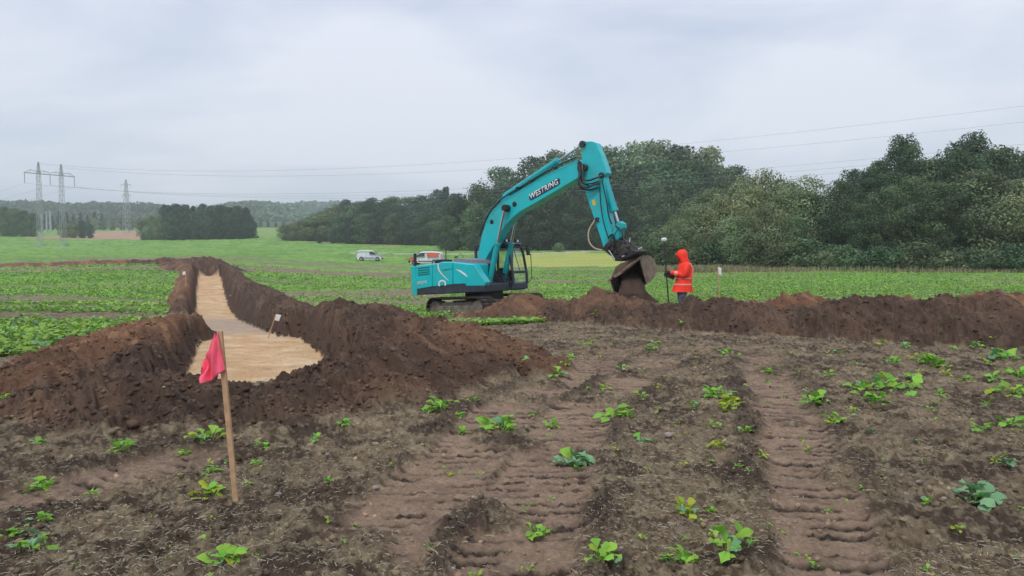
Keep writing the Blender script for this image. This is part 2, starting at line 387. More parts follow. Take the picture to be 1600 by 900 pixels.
def mixc(a, b, t): return a * (1 - t[:, None]) + np.array(b)[None, :] * t[:, None]
def albedo(x, y, M, dens, bare, verge):
    r = np.hypot(x, y); px = 800 + F * x / np.maximum(y, .1)
    XS, YS = M['XS'], M['YS']
    n1 = fbm(XS * 1.3, YS * 1.3, 300, 4); n2 = fbm(XS * 9, YS * 9, 301, 3); n3 = fbm(XS * 4, YS * 4, 302, 3)
    n9 = fbm(XS * 26, YS * 26, 303, 3, .65); n8 = fbm(x * 2.6, y * 2.6, 304, 4)
    C = np.tile(np.array([.215, .158, .096]), (len(x), 1))
    C = mixc(C, (.085, .057, .037), sstep(.44, .58, n8))
    C = mixc(C, (.34, .27, .165), sstep(.53, .72, n2) * .65)
    C = mixc(C, (.060, .041, .027), sstep(.52, .66, n9) * .7)
    C = mixc(C, (.31, .25, .165), sstep(.60, .74, fbm(x * 31, y * 31, 305, 2)) * .55)
    # far bare ground is paler, with straw
    C = mixc(C, (.27, .21, .145), sstep(16, 30, r) * .6 * (~bare))
    C = mixc(C, (.355, .240, .165), M['lane'] * (.45 + .5 * n3) * (1 - np.clip(1.3 * M['bars'], 0, .95)))
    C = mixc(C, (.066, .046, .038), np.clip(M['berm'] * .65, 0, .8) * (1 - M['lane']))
    C = mixc(C, (.050, .033, .027), np.clip(M['bars'] * 1.3, 0, .9))  # bar grooves coloured dark: moist soil, with the shade of each gap painted in
    h = mixc(np.tile(np.array([.088, .054, .036]), (len(x), 1)), (.140, .085, .055), sstep(.42, .7, n1))
    h = mixc(h, (.15, .10, .07), sstep(.5, .7, n2) * .55)
    h = mixc(h, (.035, .023, .018), sstep(.52, .68, n9) * .6)
    redc = mixc(np.tile(np.array([.185, .092, .050]), (len(x), 1)), (.31, .165, .088), sstep(.45, .7, n3))
    rt = np.clip(M['red'] * 1.25 + (n1 - .5) * 1.1 - .25, 0, 1)
    h = h * (1 - rt[:, None]) + redc * rt[:, None]
    w = np.clip(np.maximum(M['wall'], (1 - sstep(2.8, 3.6, np.hypot(x + 24.4, y - 59))) * (1 - M['floor'])), 0, 1); C = C * (1 - w[:, None]) + h * w[:, None]
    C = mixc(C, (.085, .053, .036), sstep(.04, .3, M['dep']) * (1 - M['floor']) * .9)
    fs = fbm(x * 1.9, y * 3.0, 320, 5, .65)
    sand = mixc(np.tile(np.array([.66, .425, .225]), (len(x), 1)), (.74, .56, .36), sstep(.36, .76, fs))
    sand = mixc(sand, (.56, .34, .17), sstep(.5, .7, fbm(x * 1.1, y * 2.4, 324, 4)) * .7)
    sand = mixc(sand, (.40, .25, .14), sstep(.55, .80, fbm(x * 5, y * 5, 323, 4, .7)) * .5)
    grey = np.exp(-((y - 23.8) / 4.8) ** 4) * .6 * sstep(18.0, 19.8, y + 2.5 * (n1 - .5))
    sand = mixc(sand, (.33, .285, .25), grey)
    C = C * (1 - M['floor'][:, None]) + sand * M['floor'][:, None]
    g = mixc(np.tile(np.array([.138, .290, .042]), (len(x), 1)), (.215, .360, .068), sstep(.35, .65, fbm(x * .12, y * .3, 330, 3)))
    g = mixc(g, (.075, .18, .04), sstep(.45, .7, fbm(x * 1.5, y * 1.5, 332, 3)) * .6)
    lod = sstep(14, 45, r)
    C = C * (1 - (dens * (.25 + .75 * lod))[:, None]) + g * (dens * (.25 + .75 * lod))[:, None]
    C = mixc(C, (.28, .235, .14), verge * sstep(.35, .6, n1) * .8)
    yf = inside(x + (n1 - .5) * 3, y + (n1 - .5) * 3, YF)
    ym = mixc(np.tile(np.array([.40, .42, .095]), (len(x), 1)), (.32, .38, .09), sstep(.4, .7, fbm(x * .1, y * .3, 340, 3)))
    C = np.where(yf[:, None], ym, C)
    # gravel lane behind the yellow field
    ln = [xd(560, 178), xd(760, 168), xd(830, 165), xd(880, 170), xd(935, 182)]
    d, _, _, _ = seg_query(x, y, [(a, b) for a, b in ln]); C = mixc(C, (.46, .42, .37), (d < 2.2) * 1.0)
    # stubble patches and far fields
    tan = ((px > 140) & (px < 226) & (y > 330) & (y < 470)) | ((px > 40) & (px < 150) & (y > 326) & (y < 372))
    C = np.where(tan[:, None], np.array([.40, .25, .16]), C)
    tan2 = (px > 440) & (px < 625) & (y > 262 + (625 - px) * .22) & (y < 330)
    C = np.where(tan2[:, None], np.array([.36, .24, .16]), C)
    t3 = (px > 395) & (px < 470) & (y > 330) & (y < 520)
    C = np.where(t3[:, None], np.array([.20, .30, .075]), C)
    far = (y > 560)
    C = np.where(far[:, None], np.array([.05, .075, .035]), C)
    C = C * (1 + .22 * (n2 - .5))[:, None]
    return np.clip(C, .01, .9)

# ------------------------------------------------------------------ materials
def mat(name, colr=(.5, .5, .5), rough=.6, metal=0, noise=0, nscale=8, dirt=None, bump=0, bscale=40, coat=0, spec=.5, attr=False, objvar=0, dirt_amt=.5, dirt_scale=3):
    m = bpy.data.materials.new(name); m.use_nodes = True; t = m.node_tree; b = t.nodes['Principled BSDF']
    b.inputs['Roughness'].default_value = rough; b.inputs['Metallic'].default_value = metal
    b.inputs['Coat Weight'].default_value = coat; b.inputs['Specular IOR Level'].default_value = spec
    l = t.links; nn = t.nodes.new
    co = nn('ShaderNodeTexCoord')
    if attr:
        a = nn('ShaderNodeAttribute'); a.attribute_name = 'albedo'; src = a.outputs['Color']
    else:
        rg = nn('ShaderNodeRGB'); rg.outputs[0].default_value = (*colr, 1); src = rg.outputs[0]
    if noise:
        tx = nn('ShaderNodeTexNoise'); tx.inputs['Scale'].default_value = nscale; tx.inputs['Detail'].default_value = 6
        l.new(co.outputs['Object'], tx.inputs['Vector'])
        mrr = nn('ShaderNodeMapRange'); mrr.inputs['From Min'].default_value = .3; mrr.inputs['From Max'].default_value = .7
        mrr.inputs['To Min'].default_value = 1 - noise; mrr.inputs['To Max'].default_value = 1 + noise
        l.new(tx.outputs['Fac'], mrr.inputs['Value'])
        sc_ = nn('ShaderNodeVectorMath'); sc_.operation = 'SCALE'; l.new(src, sc_.inputs[0]); l.new(mrr.outputs[0], sc_.inputs['Scale']); src = sc_.outputs[0]
    if objvar:
        oi = nn('ShaderNodeObjectInfo'); hs = nn('ShaderNodeHueSaturation')
        m1 = nn('ShaderNodeMapRange'); m1.inputs['To Min'].default_value = .5 - .035 * objvar; m1.inputs['To Max'].default_value = .5 + .02 * objvar
        m2 = nn('ShaderNodeMapRange'); m2.inputs['To Min'].default_value = 1 - .32 * objvar; m2.inputs['To Max'].default_value = 1 + .32 * objvar
        wn = nn('ShaderNodeTexWhiteNoise'); wn.noise_dimensions = '1D'; l.new(oi.outputs['Random'], wn.inputs['W'])
        l.new(oi.outputs['Random'], m1.inputs['Value']); l.new(wn.outputs['Value'], m2.inputs['Value'])
        l.new(m1.outputs[0], hs.inputs['Hue']); l.new(m2.outputs[0], hs.inputs['Value']); l.new(src, hs.inputs['Color']); src = hs.outputs[0]
    if dirt:
        tx2 = nn('ShaderNodeTexNoise'); tx2.inputs['Scale'].default_value = dirt_scale; tx2.inputs['Detail'].default_value = 8; tx2.inputs['Roughness'].default_value = .65
        l.new(co.outputs['Object'], tx2.inputs['Vector'])
        rr = nn('ShaderNodeMapRange'); rr.inputs['From Min'].default_value = .48; rr.inputs['From Max'].default_value = .68; rr.inputs['To Max'].default_value = dirt_amt
        l.new(tx2.outputs['Fac'], rr.inputs['Value'])
        mm = nn('ShaderNodeMix'); mm.data_type = 'RGBA'; l.new(rr.outputs[0], mm.inputs['Factor']); l.new(src, mm.inputs['A']); mm.inputs['B'].default_value = (*dirt, 1)
        src = mm.outputs['Result']
        m3 = nn('ShaderNodeMapRange'); m3.inputs['To Min'].default_value = rough; m3.inputs['To Max'].default_value = .95
        l.new(rr.outputs[0], m3.inputs['Value']); l.new(m3.outputs[0], b.inputs['Roughness'])
    l.new(src, b.inputs['Base Color'])
    if bump:
        tb = nn('ShaderNodeTexNoise'); tb.inputs['Scale'].default_value = bscale; tb.inputs['Detail'].default_value = 6; tb.inputs['Roughness'].default_value = .65
        l.new(co.outputs['Object'], tb.inputs['Vector'])
        bp = nn('ShaderNodeBump'); bp.inputs['Strength'].default_value = bump; bp.inputs['Distance'].default_value = .02
        l.new(tb.outputs['Fac'], bp.inputs['Height']); l.new(bp.outputs[0], b.inputs['Normal'])
    return m
def leafmat(name, colr, trans=.25, objvar=1.0, rough=.55, attr=True, spec=.3):
    """leaf colour x per-face tint attribute x per-object variation, part translucent"""
    m = bpy.data.materials.new(name); m.use_nodes = True; t = m.node_tree; b = t.nodes['Principled BSDF']; l = t.links; nn = t.nodes.new
    b.inputs['Roughness'].default_value = rough; b.inputs['Specular IOR Level'].default_value = spec
    rg = nn('ShaderNodeRGB'); rg.outputs[0].default_value = (*colr, 1); src = rg.outputs[0]
    if attr:
        a = nn('ShaderNodeAttribute'); a.attribute_name = 'albedo'
        v = nn('ShaderNodeVectorMath'); v.operation = 'MULTIPLY'; l.new(src, v.inputs[0]); l.new(a.outputs['Color'], v.inputs[1]); src = v.outputs[0]
    if objvar:
        oi = nn('ShaderNodeObjectInfo'); hs = nn('ShaderNodeHueSaturation')
        m1 = nn('ShaderNodeMapRange'); m1.inputs['To Min'].default_value = .5 - .03 * objvar; m1.inputs['To Max'].default_value = .5 + .03 * objvar
        m2 = nn('ShaderNodeMapRange'); m2.inputs['To Min'].default_value = 1 - .35 * objvar; m2.inputs['To Max'].default_value = 1 + .3 * objvar
        wn = nn('ShaderNodeTexWhiteNoise'); wn.noise_dimensions = '1D'; l.new(oi.outputs['Random'], wn.inputs['W'])
        l.new(oi.outputs['Random'], m1.inputs['Value']); l.new(wn.outputs['Value'], m2.inputs['Value'])
        l.new(m1.outputs[0], hs.inputs['Hue']); l.new(m2.outputs[0], hs.inputs['Value']); l.new(src, hs.inputs['Color']); src = hs.outputs[0]
    l.new(src, b.inputs['Base Color'])
    tr = nn('ShaderNodeBsdfTranslucent'); l.new(src, tr.inputs['Color'])
    ms = nn('ShaderNodeMixShader'); ms.inputs[0].default_value = trans
    l.new(b.outputs[0], ms.inputs[1]); l.new(tr.outputs[0], ms.inputs[2]); l.new(ms.outputs[0], t.nodes['Material Output'].inputs['Surface'])
    return m
MUD = (.16, .11, .08)
M_ground = mat('earth_and_field', attr=True, rough=.92, noise=.34, nscale=34, bump=.9, bscale=42, spec=.25)
_t = M_ground.node_tree; _b = [n for n in _t.nodes if n.type == 'BUMP'][0]; _b.inputs['Distance'].default_value = .03
for _n in _t.nodes:
    if _n.type == 'TEX_NOISE': _n.inputs['Roughness'].default_value = .75; _n.inputs['Detail'].default_value = 8
M_teal = mat('teal_paint', (.0, .51, .55), rough=.32, noise=.05, nscale=3, dirt=(.13, .15, .13), dirt_amt=.30, dirt_scale=1.6, coat=.3)
M_teald = mat('teal_paint_worn', (.004, .41, .44), rough=.42, noise=.07, nscale=6, dirt=(.10, .16, .15), dirt_amt=.5, dirt_scale=5)
M_grille = mat('grille_blue', (.0, .16, .19), rough=.6)
M_dark = mat('dark_blue_grey', (.030, .036, .055), rough=.5, noise=.15, dirt=(.11, .09, .08), dirt_amt=.35, dirt_scale=4)
M_black = mat('black_steel', (.018, .018, .020), rough=.55, noise=.2, dirt=(.12, .09, .07), dirt_amt=.5, dirt_scale=6)
M_rubber = mat('rubber_hose', (.013, .013, .016), rough=.45)
M_trackm = mat('track_steel', (.030, .026, .024), rough=.7, noise=.3, dirt=MUD, dirt_amt=.7, dirt_scale=5, bump=.5)
M_muddy = mat('muddy_frame', (.17, .14, .115), rough=.9, noise=.3, nscale=6, dirt=(.30, .26, .21), dirt_amt=.8, bump=.6)
M_chrome = mat('chrome_rod', (.62, .62, .64), rough=.18, metal=1)
M_steel = mat('worn_bright_steel', (.42, .40, .37), rough=.4, metal=.6, noise=.2)
M_bucket = mat('worn_bucket_steel', (.25, .185, .135), rough=.7, metal=.2, noise=.3, nscale=5, dirt=(.12, .085, .065), dirt_amt=.8, dirt_scale=3, bump=.4)
M_bin = mat('soil_crusted_steel', (.060, .045, .038), rough=.9, noise=.4, nscale=7, bump=.8, bscale=20)
M_white = mat('white_paint', (.78, .79, .80), rough=.35, noise=.03)
M_vanwhite = mat('van_white', (.74, .77, .82), rough=.3, noise=.04, coat=.4, dirt=(.45, .42, .38), dirt_amt=.25)
M_red = mat('van_red', (.68, .12, .06), rough=.4)
M_grey = mat('pale_grey_deck', (.22, .20, .24), rough=.6, noise=.15)
M_glass = mat('cab_glass', (.02, .025, .03), rough=.06, spec=.6)
M_vglass = mat('van_glass', (.03, .035, .045), rough=.08, spec=.7)
M_navy = mat('navy_sign', (.02, .03, .075), rough=.4)
M_yellow = mat('yellow_sticker', (.70, .50, .03), rough=.5)
M_beige = mat('beige_hose', (.46, .38, .25), rough=.6)
M_galv = mat('galvanised_steel', (.36, .38, .41), rough=.6, metal=.2)
M_wire = mat('aluminium_wire', (.24, .26, .29), rough=.6)
M_ins = mat('insulator', (.12, .13, .15), rough=.4)
M_hiv = mat('orange_red_coat', (.98, .045, .018), rough=.75, noise=.10, nscale=9, bump=.35, bscale=12)
M_refl = mat('reflective_band', (.88, .30, .22), rough=.4)
M_jean = mat('blue_grey_trousers', (.085, .11, .19), rough=.9, noise=.2, bump=.3)
M_skin = mat('skin', (.58, .34, .25), rough=.55)
M_glove = mat('dark_glove', (.02, .022, .025), rough=.8)
M_wood = mat('stake_wood', (.50, .31, .17), rough=.8, noise=.22, nscale=14, bump=.2)
M_flag = mat('pink_red_flag', (.90, .11, .18), rough=.7, noise=.10, nscale=7)
M_wflag = mat('white_flag', (.80, .79, .80), rough=.7, noise=.05)
M_bark = mat('bark', (.09, .075, .06), rough=.95, noise=.3, bump=.6)
M_stone = mat('field_stone', (.28, .235, .205), rough=.85, noise=.2, nscale=12, objvar=.6, bump=.2)
M_clod = mat('earth_clod', attr=True, rough=.95, noise=.2, nscale=30, bump=.5, bscale=60, spec=.2)
M_straw = mat('straw', (.40, .32, .20), rough=.85, attr=True)
M_crop = leafmat('crop_leaves', (1, 1, 1), trans=.28, objvar=0)
M_seed = leafmat('seedling_leaf', (.255, .53, .06), trans=.32, objvar=.7, attr=False, rough=.42)
M_seedb = leafmat('seedling_leaf_bluish', (.21, .40, .19), trans=.22, objvar=.6, attr=False, rough=.38)
M_seedy = leafmat('seedling_leaf_yellowish', (.42, .52, .05), trans=.35, objvar=.6, attr=False)
M_stem = mat('seedling_stem', (.22, .34, .10), rough=.6)

# ------------------------------------------------------------------ terrain sheet (one polar-spaced height field)
az = np.concatenate([np.linspace(-180, -60, 14)[:-1], np.linspace(-60, -38, 75)[:-1], np.linspace(-38, 38, 740), np.linspace(38, 60, 75)[1:], np.linspace(60, 180, 14)[1:-1]]) * math.pi / 180
rad = np.concatenate([[.25, .8, 1.6, 2.4], np.geomspace(3.0, 25, 610), np.geomspace(25, 85, 150)[1:], np.geomspace(85, 1900, 100)[1:]])
RR, AA = np.meshgrid(rad, az, indexing='ij')
X = RR * np.sin(AA); Y = RR * np.cos(AA); xf, yf_ = X.ravel(), Y.ravel()
Z, MK = ground(xf, yf_, True, True)
dens, bare, verge = cover(xf, yf_, MK)
Z = Z + np.where(np.hypot(xf, yf_) > 55, .22 * dens * (fbm(xf * .9, yf_ * .9, 400, 3) - .5), 0)
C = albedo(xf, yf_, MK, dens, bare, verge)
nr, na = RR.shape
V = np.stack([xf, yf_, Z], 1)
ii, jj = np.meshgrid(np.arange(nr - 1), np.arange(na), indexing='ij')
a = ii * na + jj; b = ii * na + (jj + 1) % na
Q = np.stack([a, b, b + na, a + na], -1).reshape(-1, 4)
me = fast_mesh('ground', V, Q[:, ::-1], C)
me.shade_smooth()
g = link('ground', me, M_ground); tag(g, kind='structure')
nz = base_z(np.array([0.]), np.array([.25]))[0]

# ------------------------------------------------------------------ loose clods, stones, straw (uncountable)
def scatter_mesh(name, P, base_v, base_f, S, Rz, tilt, cols, mt, k):
    """join many small copies into one mesh, numpy only"""
    n = len(P); m = len(base_v)
    bv = np.array(base_v)[None] * S[:, None, :]
    ct, st = np.cos(tilt), np.sin(tilt)
    x, y, z = bv[..., 0], bv[..., 1], bv[..., 2]
    y2 = y * ct[:, None] - z * st[:, None]; z2 = y * st[:, None] + z * ct[:, None]
    c, s = np.cos(Rz)[:, None], np.sin(Rz)[:, None]
    V = np.stack([x * c - y2 * s, x * s + y2 * c, z2], -1) + P[:, None, :]
    Fc = (np.array(base_f)[None] + (np.arange(n) * m)[:, None, None]).reshape(-1, k)
    me = fast_mesh(name, V.reshape(-1, 3), Fc, np.repeat(cols, m, 0), k)
    return link(name, me, mt)
ico = bmesh.new(); bmesh.ops.create_icosphere(ico, subdivisions=1, radius=1)
IV = np.array([v.co[:] for v in ico.verts]); IF = np.array([[v.index for v in f.verts] for f in ico.faces]); ico.free()
def polar_pts(n, r0, r1, a0=-37, a1=37, p=1.0):
    r = r0 * (r1 / r0) ** rng.random(n) if p == 1 else r0 + (r1 - r0) * rng.random(n) ** p
    a = R(a0) + R(a1 - a0) * rng.random(n); return r * np.sin(a), r * np.cos(a)
x, y = polar_pts(60000, 3.3, 24)
z, mk = ground(x, y, True, True); dn, br, vg = cover(x, y, mk)
pk = np.where(mk['wall'] > .5, .9, np.where(mk['berm'] > .35, .8, .34)) * (mk['floor'] < .3) * (1 - .55 * mk['lane']) * (1 - dn)
sel = rng.random(len(x)) < pk * (.35 + .8 * fbm(x * 1.5, y * 1.5, 500, 2))
x, y, z = x[sel], y[sel], z[sel]; n = len(x)
sz = (.005 + .020 * rng.random(n) ** 3.5) * (.8 + .035 * np.hypot(x, y)); sz = np.where(np.array(mk['wall'])[sel] > .5, sz * 1.35 + .030 * (rng.random(n) > .93) * rng.random(n), sz)
S = np.stack([sz * rng.uniform(.8, 1.4, n), sz * rng.uniform(.7, 1.2, n), sz * rng.uniform(.5, .9, n)], 1)
IVj = IV * (1 + .75 * (rng.random((len(IV), 1)) - .5))
C2 = albedo(x, y, {k_: v_[sel] for k_, v_ in mk.items()}, dn[sel] * 0, br[sel], vg[sel]) * rng.uniform(.85, 1.3, (n, 1))
o = scatter_mesh('loose_clods', np.stack([x, y, z + sz * .15], 1), IVj, IF, S, rng.random(n) * 6.3, rng.random(n) * .8, C2, M_clod, 3)
tag(o, 'crumbs and clods of dark brown earth lying on the heaps and track edges', 'soil', kind='stuff')
# straw
x, y = polar_pts(80000, 3.3, 26)
z, mk = ground(x, y, True, True); dn, br, vg = cover(x, y, mk)
sel = (rng.random(len(x)) < (1 - mk['wall']) * (1 - mk['lane'] * .93) * br * sstep(.26, .55, fbm(x * .9, y * .9, 510, 3)) * (mk['floor'] < .2))
x, y, z = x[sel], y[sel], z[sel]; n = len(x)
ln_ = rng.uniform(.012, .055, n); S = np.stack([ln_, rng.uniform(.0016, .0032, n) * (1 + .06 * np.hypot(x, y)), ln_ * .0 + .6 * ln_], 1)
SV = np.array([(-.5, -.5, 0), (0, -.5, .18), (.5, -.5, .02), (.5, .5, .02), (0, .5, .18), (-.5, .5, 0)])
SF = np.array([(0, 1, 4, 5), (1, 2, 3, 4)])
cc = np.array([.42, .35, .235])[None] * rng.uniform(.35, 1.15, (n, 1))
o = scatter_mesh('straw_bits', np.stack([x, y, z + .004], 1), SV, SF, S, rng.random(n) * 6.3, rng.normal(0, .45, n), cc, M_straw, 4)
tag(o, 'short bits of pale straw and dead roots strewn over the bare soil', 'straw', kind='stuff')
# small stones
x, y = polar_pts(600, 3.5, 20)
z, mk = ground(x, y, True, True)
sel = (mk['floor'] < .2) & (rng.random(len(x)) < .55); x, y, z = x[sel], y[sel], z[sel]; n = len(x)
sz = .005 + .011 * rng.random(n) ** 3
S = np.stack([sz * 1.3, sz, sz * .65], 1)
o = scatter_mesh('pebbles', np.stack([x, y, z + sz * .2], 1), IV, IF, S, rng.random(n) * 6.3, rng.random(n) * .5, np.array([.27, .23, .20])[None] * rng.uniform(.55, 1.1, (n, 1)), M_clod, 3)
tag(o, 'small pale pebbles strewn over the brown field', 'stones', kind='stuff')
# larger stones one can pick out
stone_me = []
for s in range(3):
    bm = bmesh.new(); bmesh.ops.create_icosphere(bm, subdivisions=2, radius=1)
    for v in bm.verts:
        k = 1 + .28 * (float(fbm(np.array([v.co.x * 1.3 + s * 5]), np.array([v.co.y * 1.3 + v.co.z * 2.1]), 600, 2)[0]) - .5) * 2
        v.co = Vector((v.co.x * 1.25, v.co.y * .9, v.co.z * .6)) * k
    m_ = bpy.data.meshes.new('stone'); bm.to_mesh(m_); bm.free(); m_.materials.append(M_stone); m_.shade_smooth(); stone_me.append(m_)
for i, (px, py, wd, lb) in enumerate([(436, 779, 14, 'pale grey stone in the soil left of the track lanes'), (476, 782, 8, None), (586, 763, 18, 'flat pale stone on the edge of the left track lane'), (1044, 689, 20, 'pinkish stone between the seedlings in the middle of the field'),
        (937, 826, 13, 'round reddish stone between the two bottom seedlings'), (966, 818, 8, None), (1409, 752, 15, 'grey stone beside the right track lane'), (1435, 764, 12, 'white stone just right of the right track lane'), (205, 707, 12, 'brownish stone tucked behind a seedling below the heap'),
        (890, 654, 9, None), (985, 724, 9, None), (1020, 718, 12, None), (257, 632, 8, None), (512, 716, 9, None), (395, 701, 11, 'pinkish stone at the foot of the bank right of the stake'), (708, 887, 12, None), (1225, 807, 9, None), (1475, 784, 13, None), (740, 782, 12, None), (890, 651, 8, None), (1465, 735, 7, None)]):
    p = hitg(px, py); o = link('stone', stone_me[i % 3]); s = wd / F * p.y / 2.9; o.scale = (s, s, s)
    o.location = (p.x, p.y, gz(p.x, p.y, True) + s * .25); o.rotation_euler = (0, 0, i * 1.7)
    tag(o, lb or 'small pale stone lying loose on the brown soil', 'stone', 'stones on the bare soil')

# ------------------------------------------------------------------ crop in the fields (uncountable leaves)
def crop(name, label, n, r0, r1, a0, a1, size, leaves, keep):
    x, y = polar_pts(n, r0, r1, a0, a1)
    mkz, mk = ground(x, y, True, True); dn, br, vg = cover(x, y, mk)
    k = keep(x, y) & (rng.random(n) < dn * 1.1) & (mk['wall'] < .3)
    x, y, z = x[k], y[k], mkz[k]; n = len(x)
    x = np.repeat(x, leaves); y = np.repeat(y, leaves); z = np.repeat(z, leaves); n = len(x)
    az_ = rng.random(n) * 6.283; r = np.hypot(x, y)
    s = size * rng.uniform(.55, 1.25, n) * (1 + .012 * r)
    hgt = s * rng.uniform(.3, 1.4, n)
    LV = np.array([(-.12, 0, 0), (.12, 0, 0), (.5, .55, .16), (.33, .98, .02), (-.33, .98, .02), (-.5, .55, .16)])
    LV2 = np.array([(0, 0, 0), (.5, .5, .12), (0, 1.0, 0), (-.5, .5, .12)]) if leaves <= 4 else LV
    LF = np.array([(0, 1, 2, 3)]) if leaves <= 4 else np.array([(0, 1, 2, 5), (5, 2, 3, 4)])
    S = np.stack([s, s, s], 1)
    tone = rng.random(n); patch = fbm(x * .35, y * .35, 520, 3)
    cc = np.array([.230, .440, .055])[None] * (1 - tone[:, None]) + np.array([.37, .56, .11])[None] * tone[:, None]
    cc = cc * (.72 + .55 * patch)[:, None]
    yl = rng.random(n) < .10; cc[yl] = np.array([.30, .36, .09])
    bl = rng.random(n) < .16; cc[bl] = np.array([.15, .29, .16])
    o = scatter_mesh(name, np.stack([x, y, z + hgt * .5], 1), LV2, LF, S, az_, rng.uniform(-.15, 1.0, n), cc, M_crop, 4)
    return tag(o, label, 'crop plants', kind='stuff')
crop('crop_leaves', 'low green leafy crop in the left field beside the heap and the narrow trench', 20000, 8, 75, -38, -20.0, .075, 4, lambda x, y: x < -1)
crop('crop_leaves', 'patchy green crop between the trench and the excavator', 15000, 15, 75, -20, 6, .075, 4, lambda x, y: y > 14)
crop('crop_leaves', 'rows of green crop in front of the woods on the right', 24000, 17, 76, 6, 38, .056, 4, lambda x, y: y > 15)
crop('near_crop_leaves', 'larger crop leaves at the left edge beyond the bare soil', 2600, 7.5, 17, -38, -18, .085, 6, lambda x, y: (x < -4))
crop('near_crop_leaves', 'tufts of green crop left standing in front of the excavator track', 5000, 18.4, 24, -9, 4, .07, 6, lambda x, y: (np.abs(y - 19.9 - .10 * x) < 1.0 + .5 * (fbm(x * 1.2, y, 900, 2) - .5)))

# ------------------------------------------------------------------ trees
LEAF = {
    'olive': leafmat('leaf_olive_grey', (.195, .260, .125), trans=.18, objvar=.9),
    'green': leafmat('leaf_mid_green', (.095, .158, .070), trans=.15, objvar=1.0),
    'dark': leafmat('leaf_dark_green', (.056, .102, .055), trans=.12, objvar=1.0),
    'pale': leafmat('leaf_yellow_green', (.22, .26, .085), trans=.2, objvar=.6),
    'conifer': leafmat('needle_dark', (.026, .052, .028), trans=.05, objvar=.7),
}
def cards(P, Nn, s, cols):
    """leaf clumps: one bent quad per clump at P facing Nn"""
    n = len(P)
    a = rng.normal(size=(n, 3)); t = np.cross(Nn, a); t /= np.linalg.norm(t, axis=1)[:, None] + 1e-9
    b = np.cross(Nn, t); s = s[:, None]
    asp = rng.uniform(.55, 1.0, (n, 1))
    v0 = P - t * s; v1 = P + b * s * asp * rng.uniform(.5, 1, (n, 1)) + Nn * s * .15; v2 = P + t * s * rng.uniform(.6, 1, (n, 1)); v3 = P - b * s * asp
    V = np.stack([v0, v1, v2, v3], 1).reshape(-1, 3)
    Fq = np.arange(4 * n).reshape(-1, 4)
    return V, Fq, np.repeat(cols, 4, 0)
def make_tree(name, H, Rd, n, card, kind, low=.12, lobes=34, airy=0, lean=0, seed=0, top=.62, trunk=True):
    rg = np.random.default_rng(seed)
    rt = empty(name)
    # limbs
    mb = MB(); tips = []
    hx = lean * H * .12
    tp = [(0, 0, -.3), (hx * .2, 0, H * .2), (hx * .5, .1, H * .45), (hx, 0, H * .78)]
    mb.tube(tp, [H * .022, H * .018, H * .012, H * .004], 7)
    conif = kind == 'conifer'
    for i in range(lobes):
        t = low + (1 - low) * ((i + rg.random()) / lobes)
        if conif: pr = (1 - t) ** .8 * .95 + .04
        else:
            pr = math.sin(math.pi * min(1, max(0, (t - low * .4) / (1 - low * .4))) ** (1 / (top * 1.6))) ** .6 if t < .97 else .25
        a = i * 2.4 + rg.normal() * .4
        q = Rd * pr * (.55 + .38 * rg.random()) * (1 if i % 3 else .35)
        cpt = np.array([math.cos(a) * q + hx * t, math.sin(a) * q, H * t * (.97 + .05 * rg.random())])
        lr = Rd * (.26 + .20 * rg.random()) * (.75 if t > .8 else 1)
        if conif: lr = Rd * (.16 + .22 * (1 - t))
        cpt[2] = min(cpt[2], H - lr * .55)
        tips.append((cpt, lr, rg.uniform(.62, 1.30)))
        if i % 2 == 0:
            st = Vector((hx * .4 * t, 0, H * t * .62)); en = Vector(cpt)
            mid = st.lerp(en, .55) + Vector((0, 0, H * .03))
            mb.tube([st, mid, en], [H * .009, H * .006, H * .002], 5)
    if trunk: mb.build('trunk', M_bark, rt, smooth=True)
    P = []; Nn = []; Cc = []
    tot = sum(t[1] ** 2 for t in tips)
    for cpt, lr, br in tips:
        k = int(n * lr ** 2 / tot); d = rg.normal(size=(k, 3)); d /= np.linalg.norm(d, axis=1)[:, None]
        d[:, 2] *= .78
        rr = lr * (.62 + .46 * rg.random(k) ** .8 + .20 * (rg.random(k) > .88))
        # bumpy sub-clumps
        sub = .5 + .5 * np.sin(d[:, 0] * 7 + cpt[0] * 3) * np.sin(d[:, 1] * 7 + cpt[1] * 2) * np.cos(d[:, 2] * 6 + cpt[2])
        keep = rg.random(k) < (1 - airy * (1 - sub))
        p = cpt + d * (rr * (.82 + .3 * sub))[:, None]
        if conif: p[:, 2] -= .25 * lr * np.hypot(d[:, 0], d[:, 1])
        nrm = d + rg.normal(size=(k, 3)) * .42; nrm /= np.linalg.norm(nrm, axis=1)[:, None]
        tn = br * (.85 + .35 * sub) * rg.uniform(.92, 1.10, k)
        P.append(p[keep]); Nn.append(nrm[keep]); Cc.append((np.stack([tn * rg.uniform(.93, 1.1), tn, tn * rg.uniform(.9, 1.08)], 1))[keep])
    P = np.concatenate(P); Nn = np.concatenate(Nn); Cc = np.concatenate(Cc)
    V, Fq, cc = cards(P, Nn, card * rg.uniform(.6, 1.25, len(P)), Cc)
    me = fast_mesh('crown', V, Fq, cc)
    link('crown', me, LEAF[kind], rt)
    return rt
PR = {}
def proto(key, *a, **k): PR[key] = [make_tree(*a, **k), True, a[1]]
proto('willow1', 'willow_tree', 9, 4.4, 17000, .115, 'olive', low=.06, seed=1, airy=.3, lobes=44)
proto('willow2', 'willow_tree', 9, 3.8, 15000, .115, 'olive', low=.06, seed=2, airy=.35, lobes=40, lean=.6)
proto('broad1', 'broadleaf_tree', 13, 4.2, 20000, .125, 'green', low=.10, seed=3, airy=.3, lobes=52)
proto('broad2', 'broadleaf_tree', 13, 3.6, 18000, .125, 'green', low=.12, seed=4, airy=.35, lobes=46, lean=-.6)
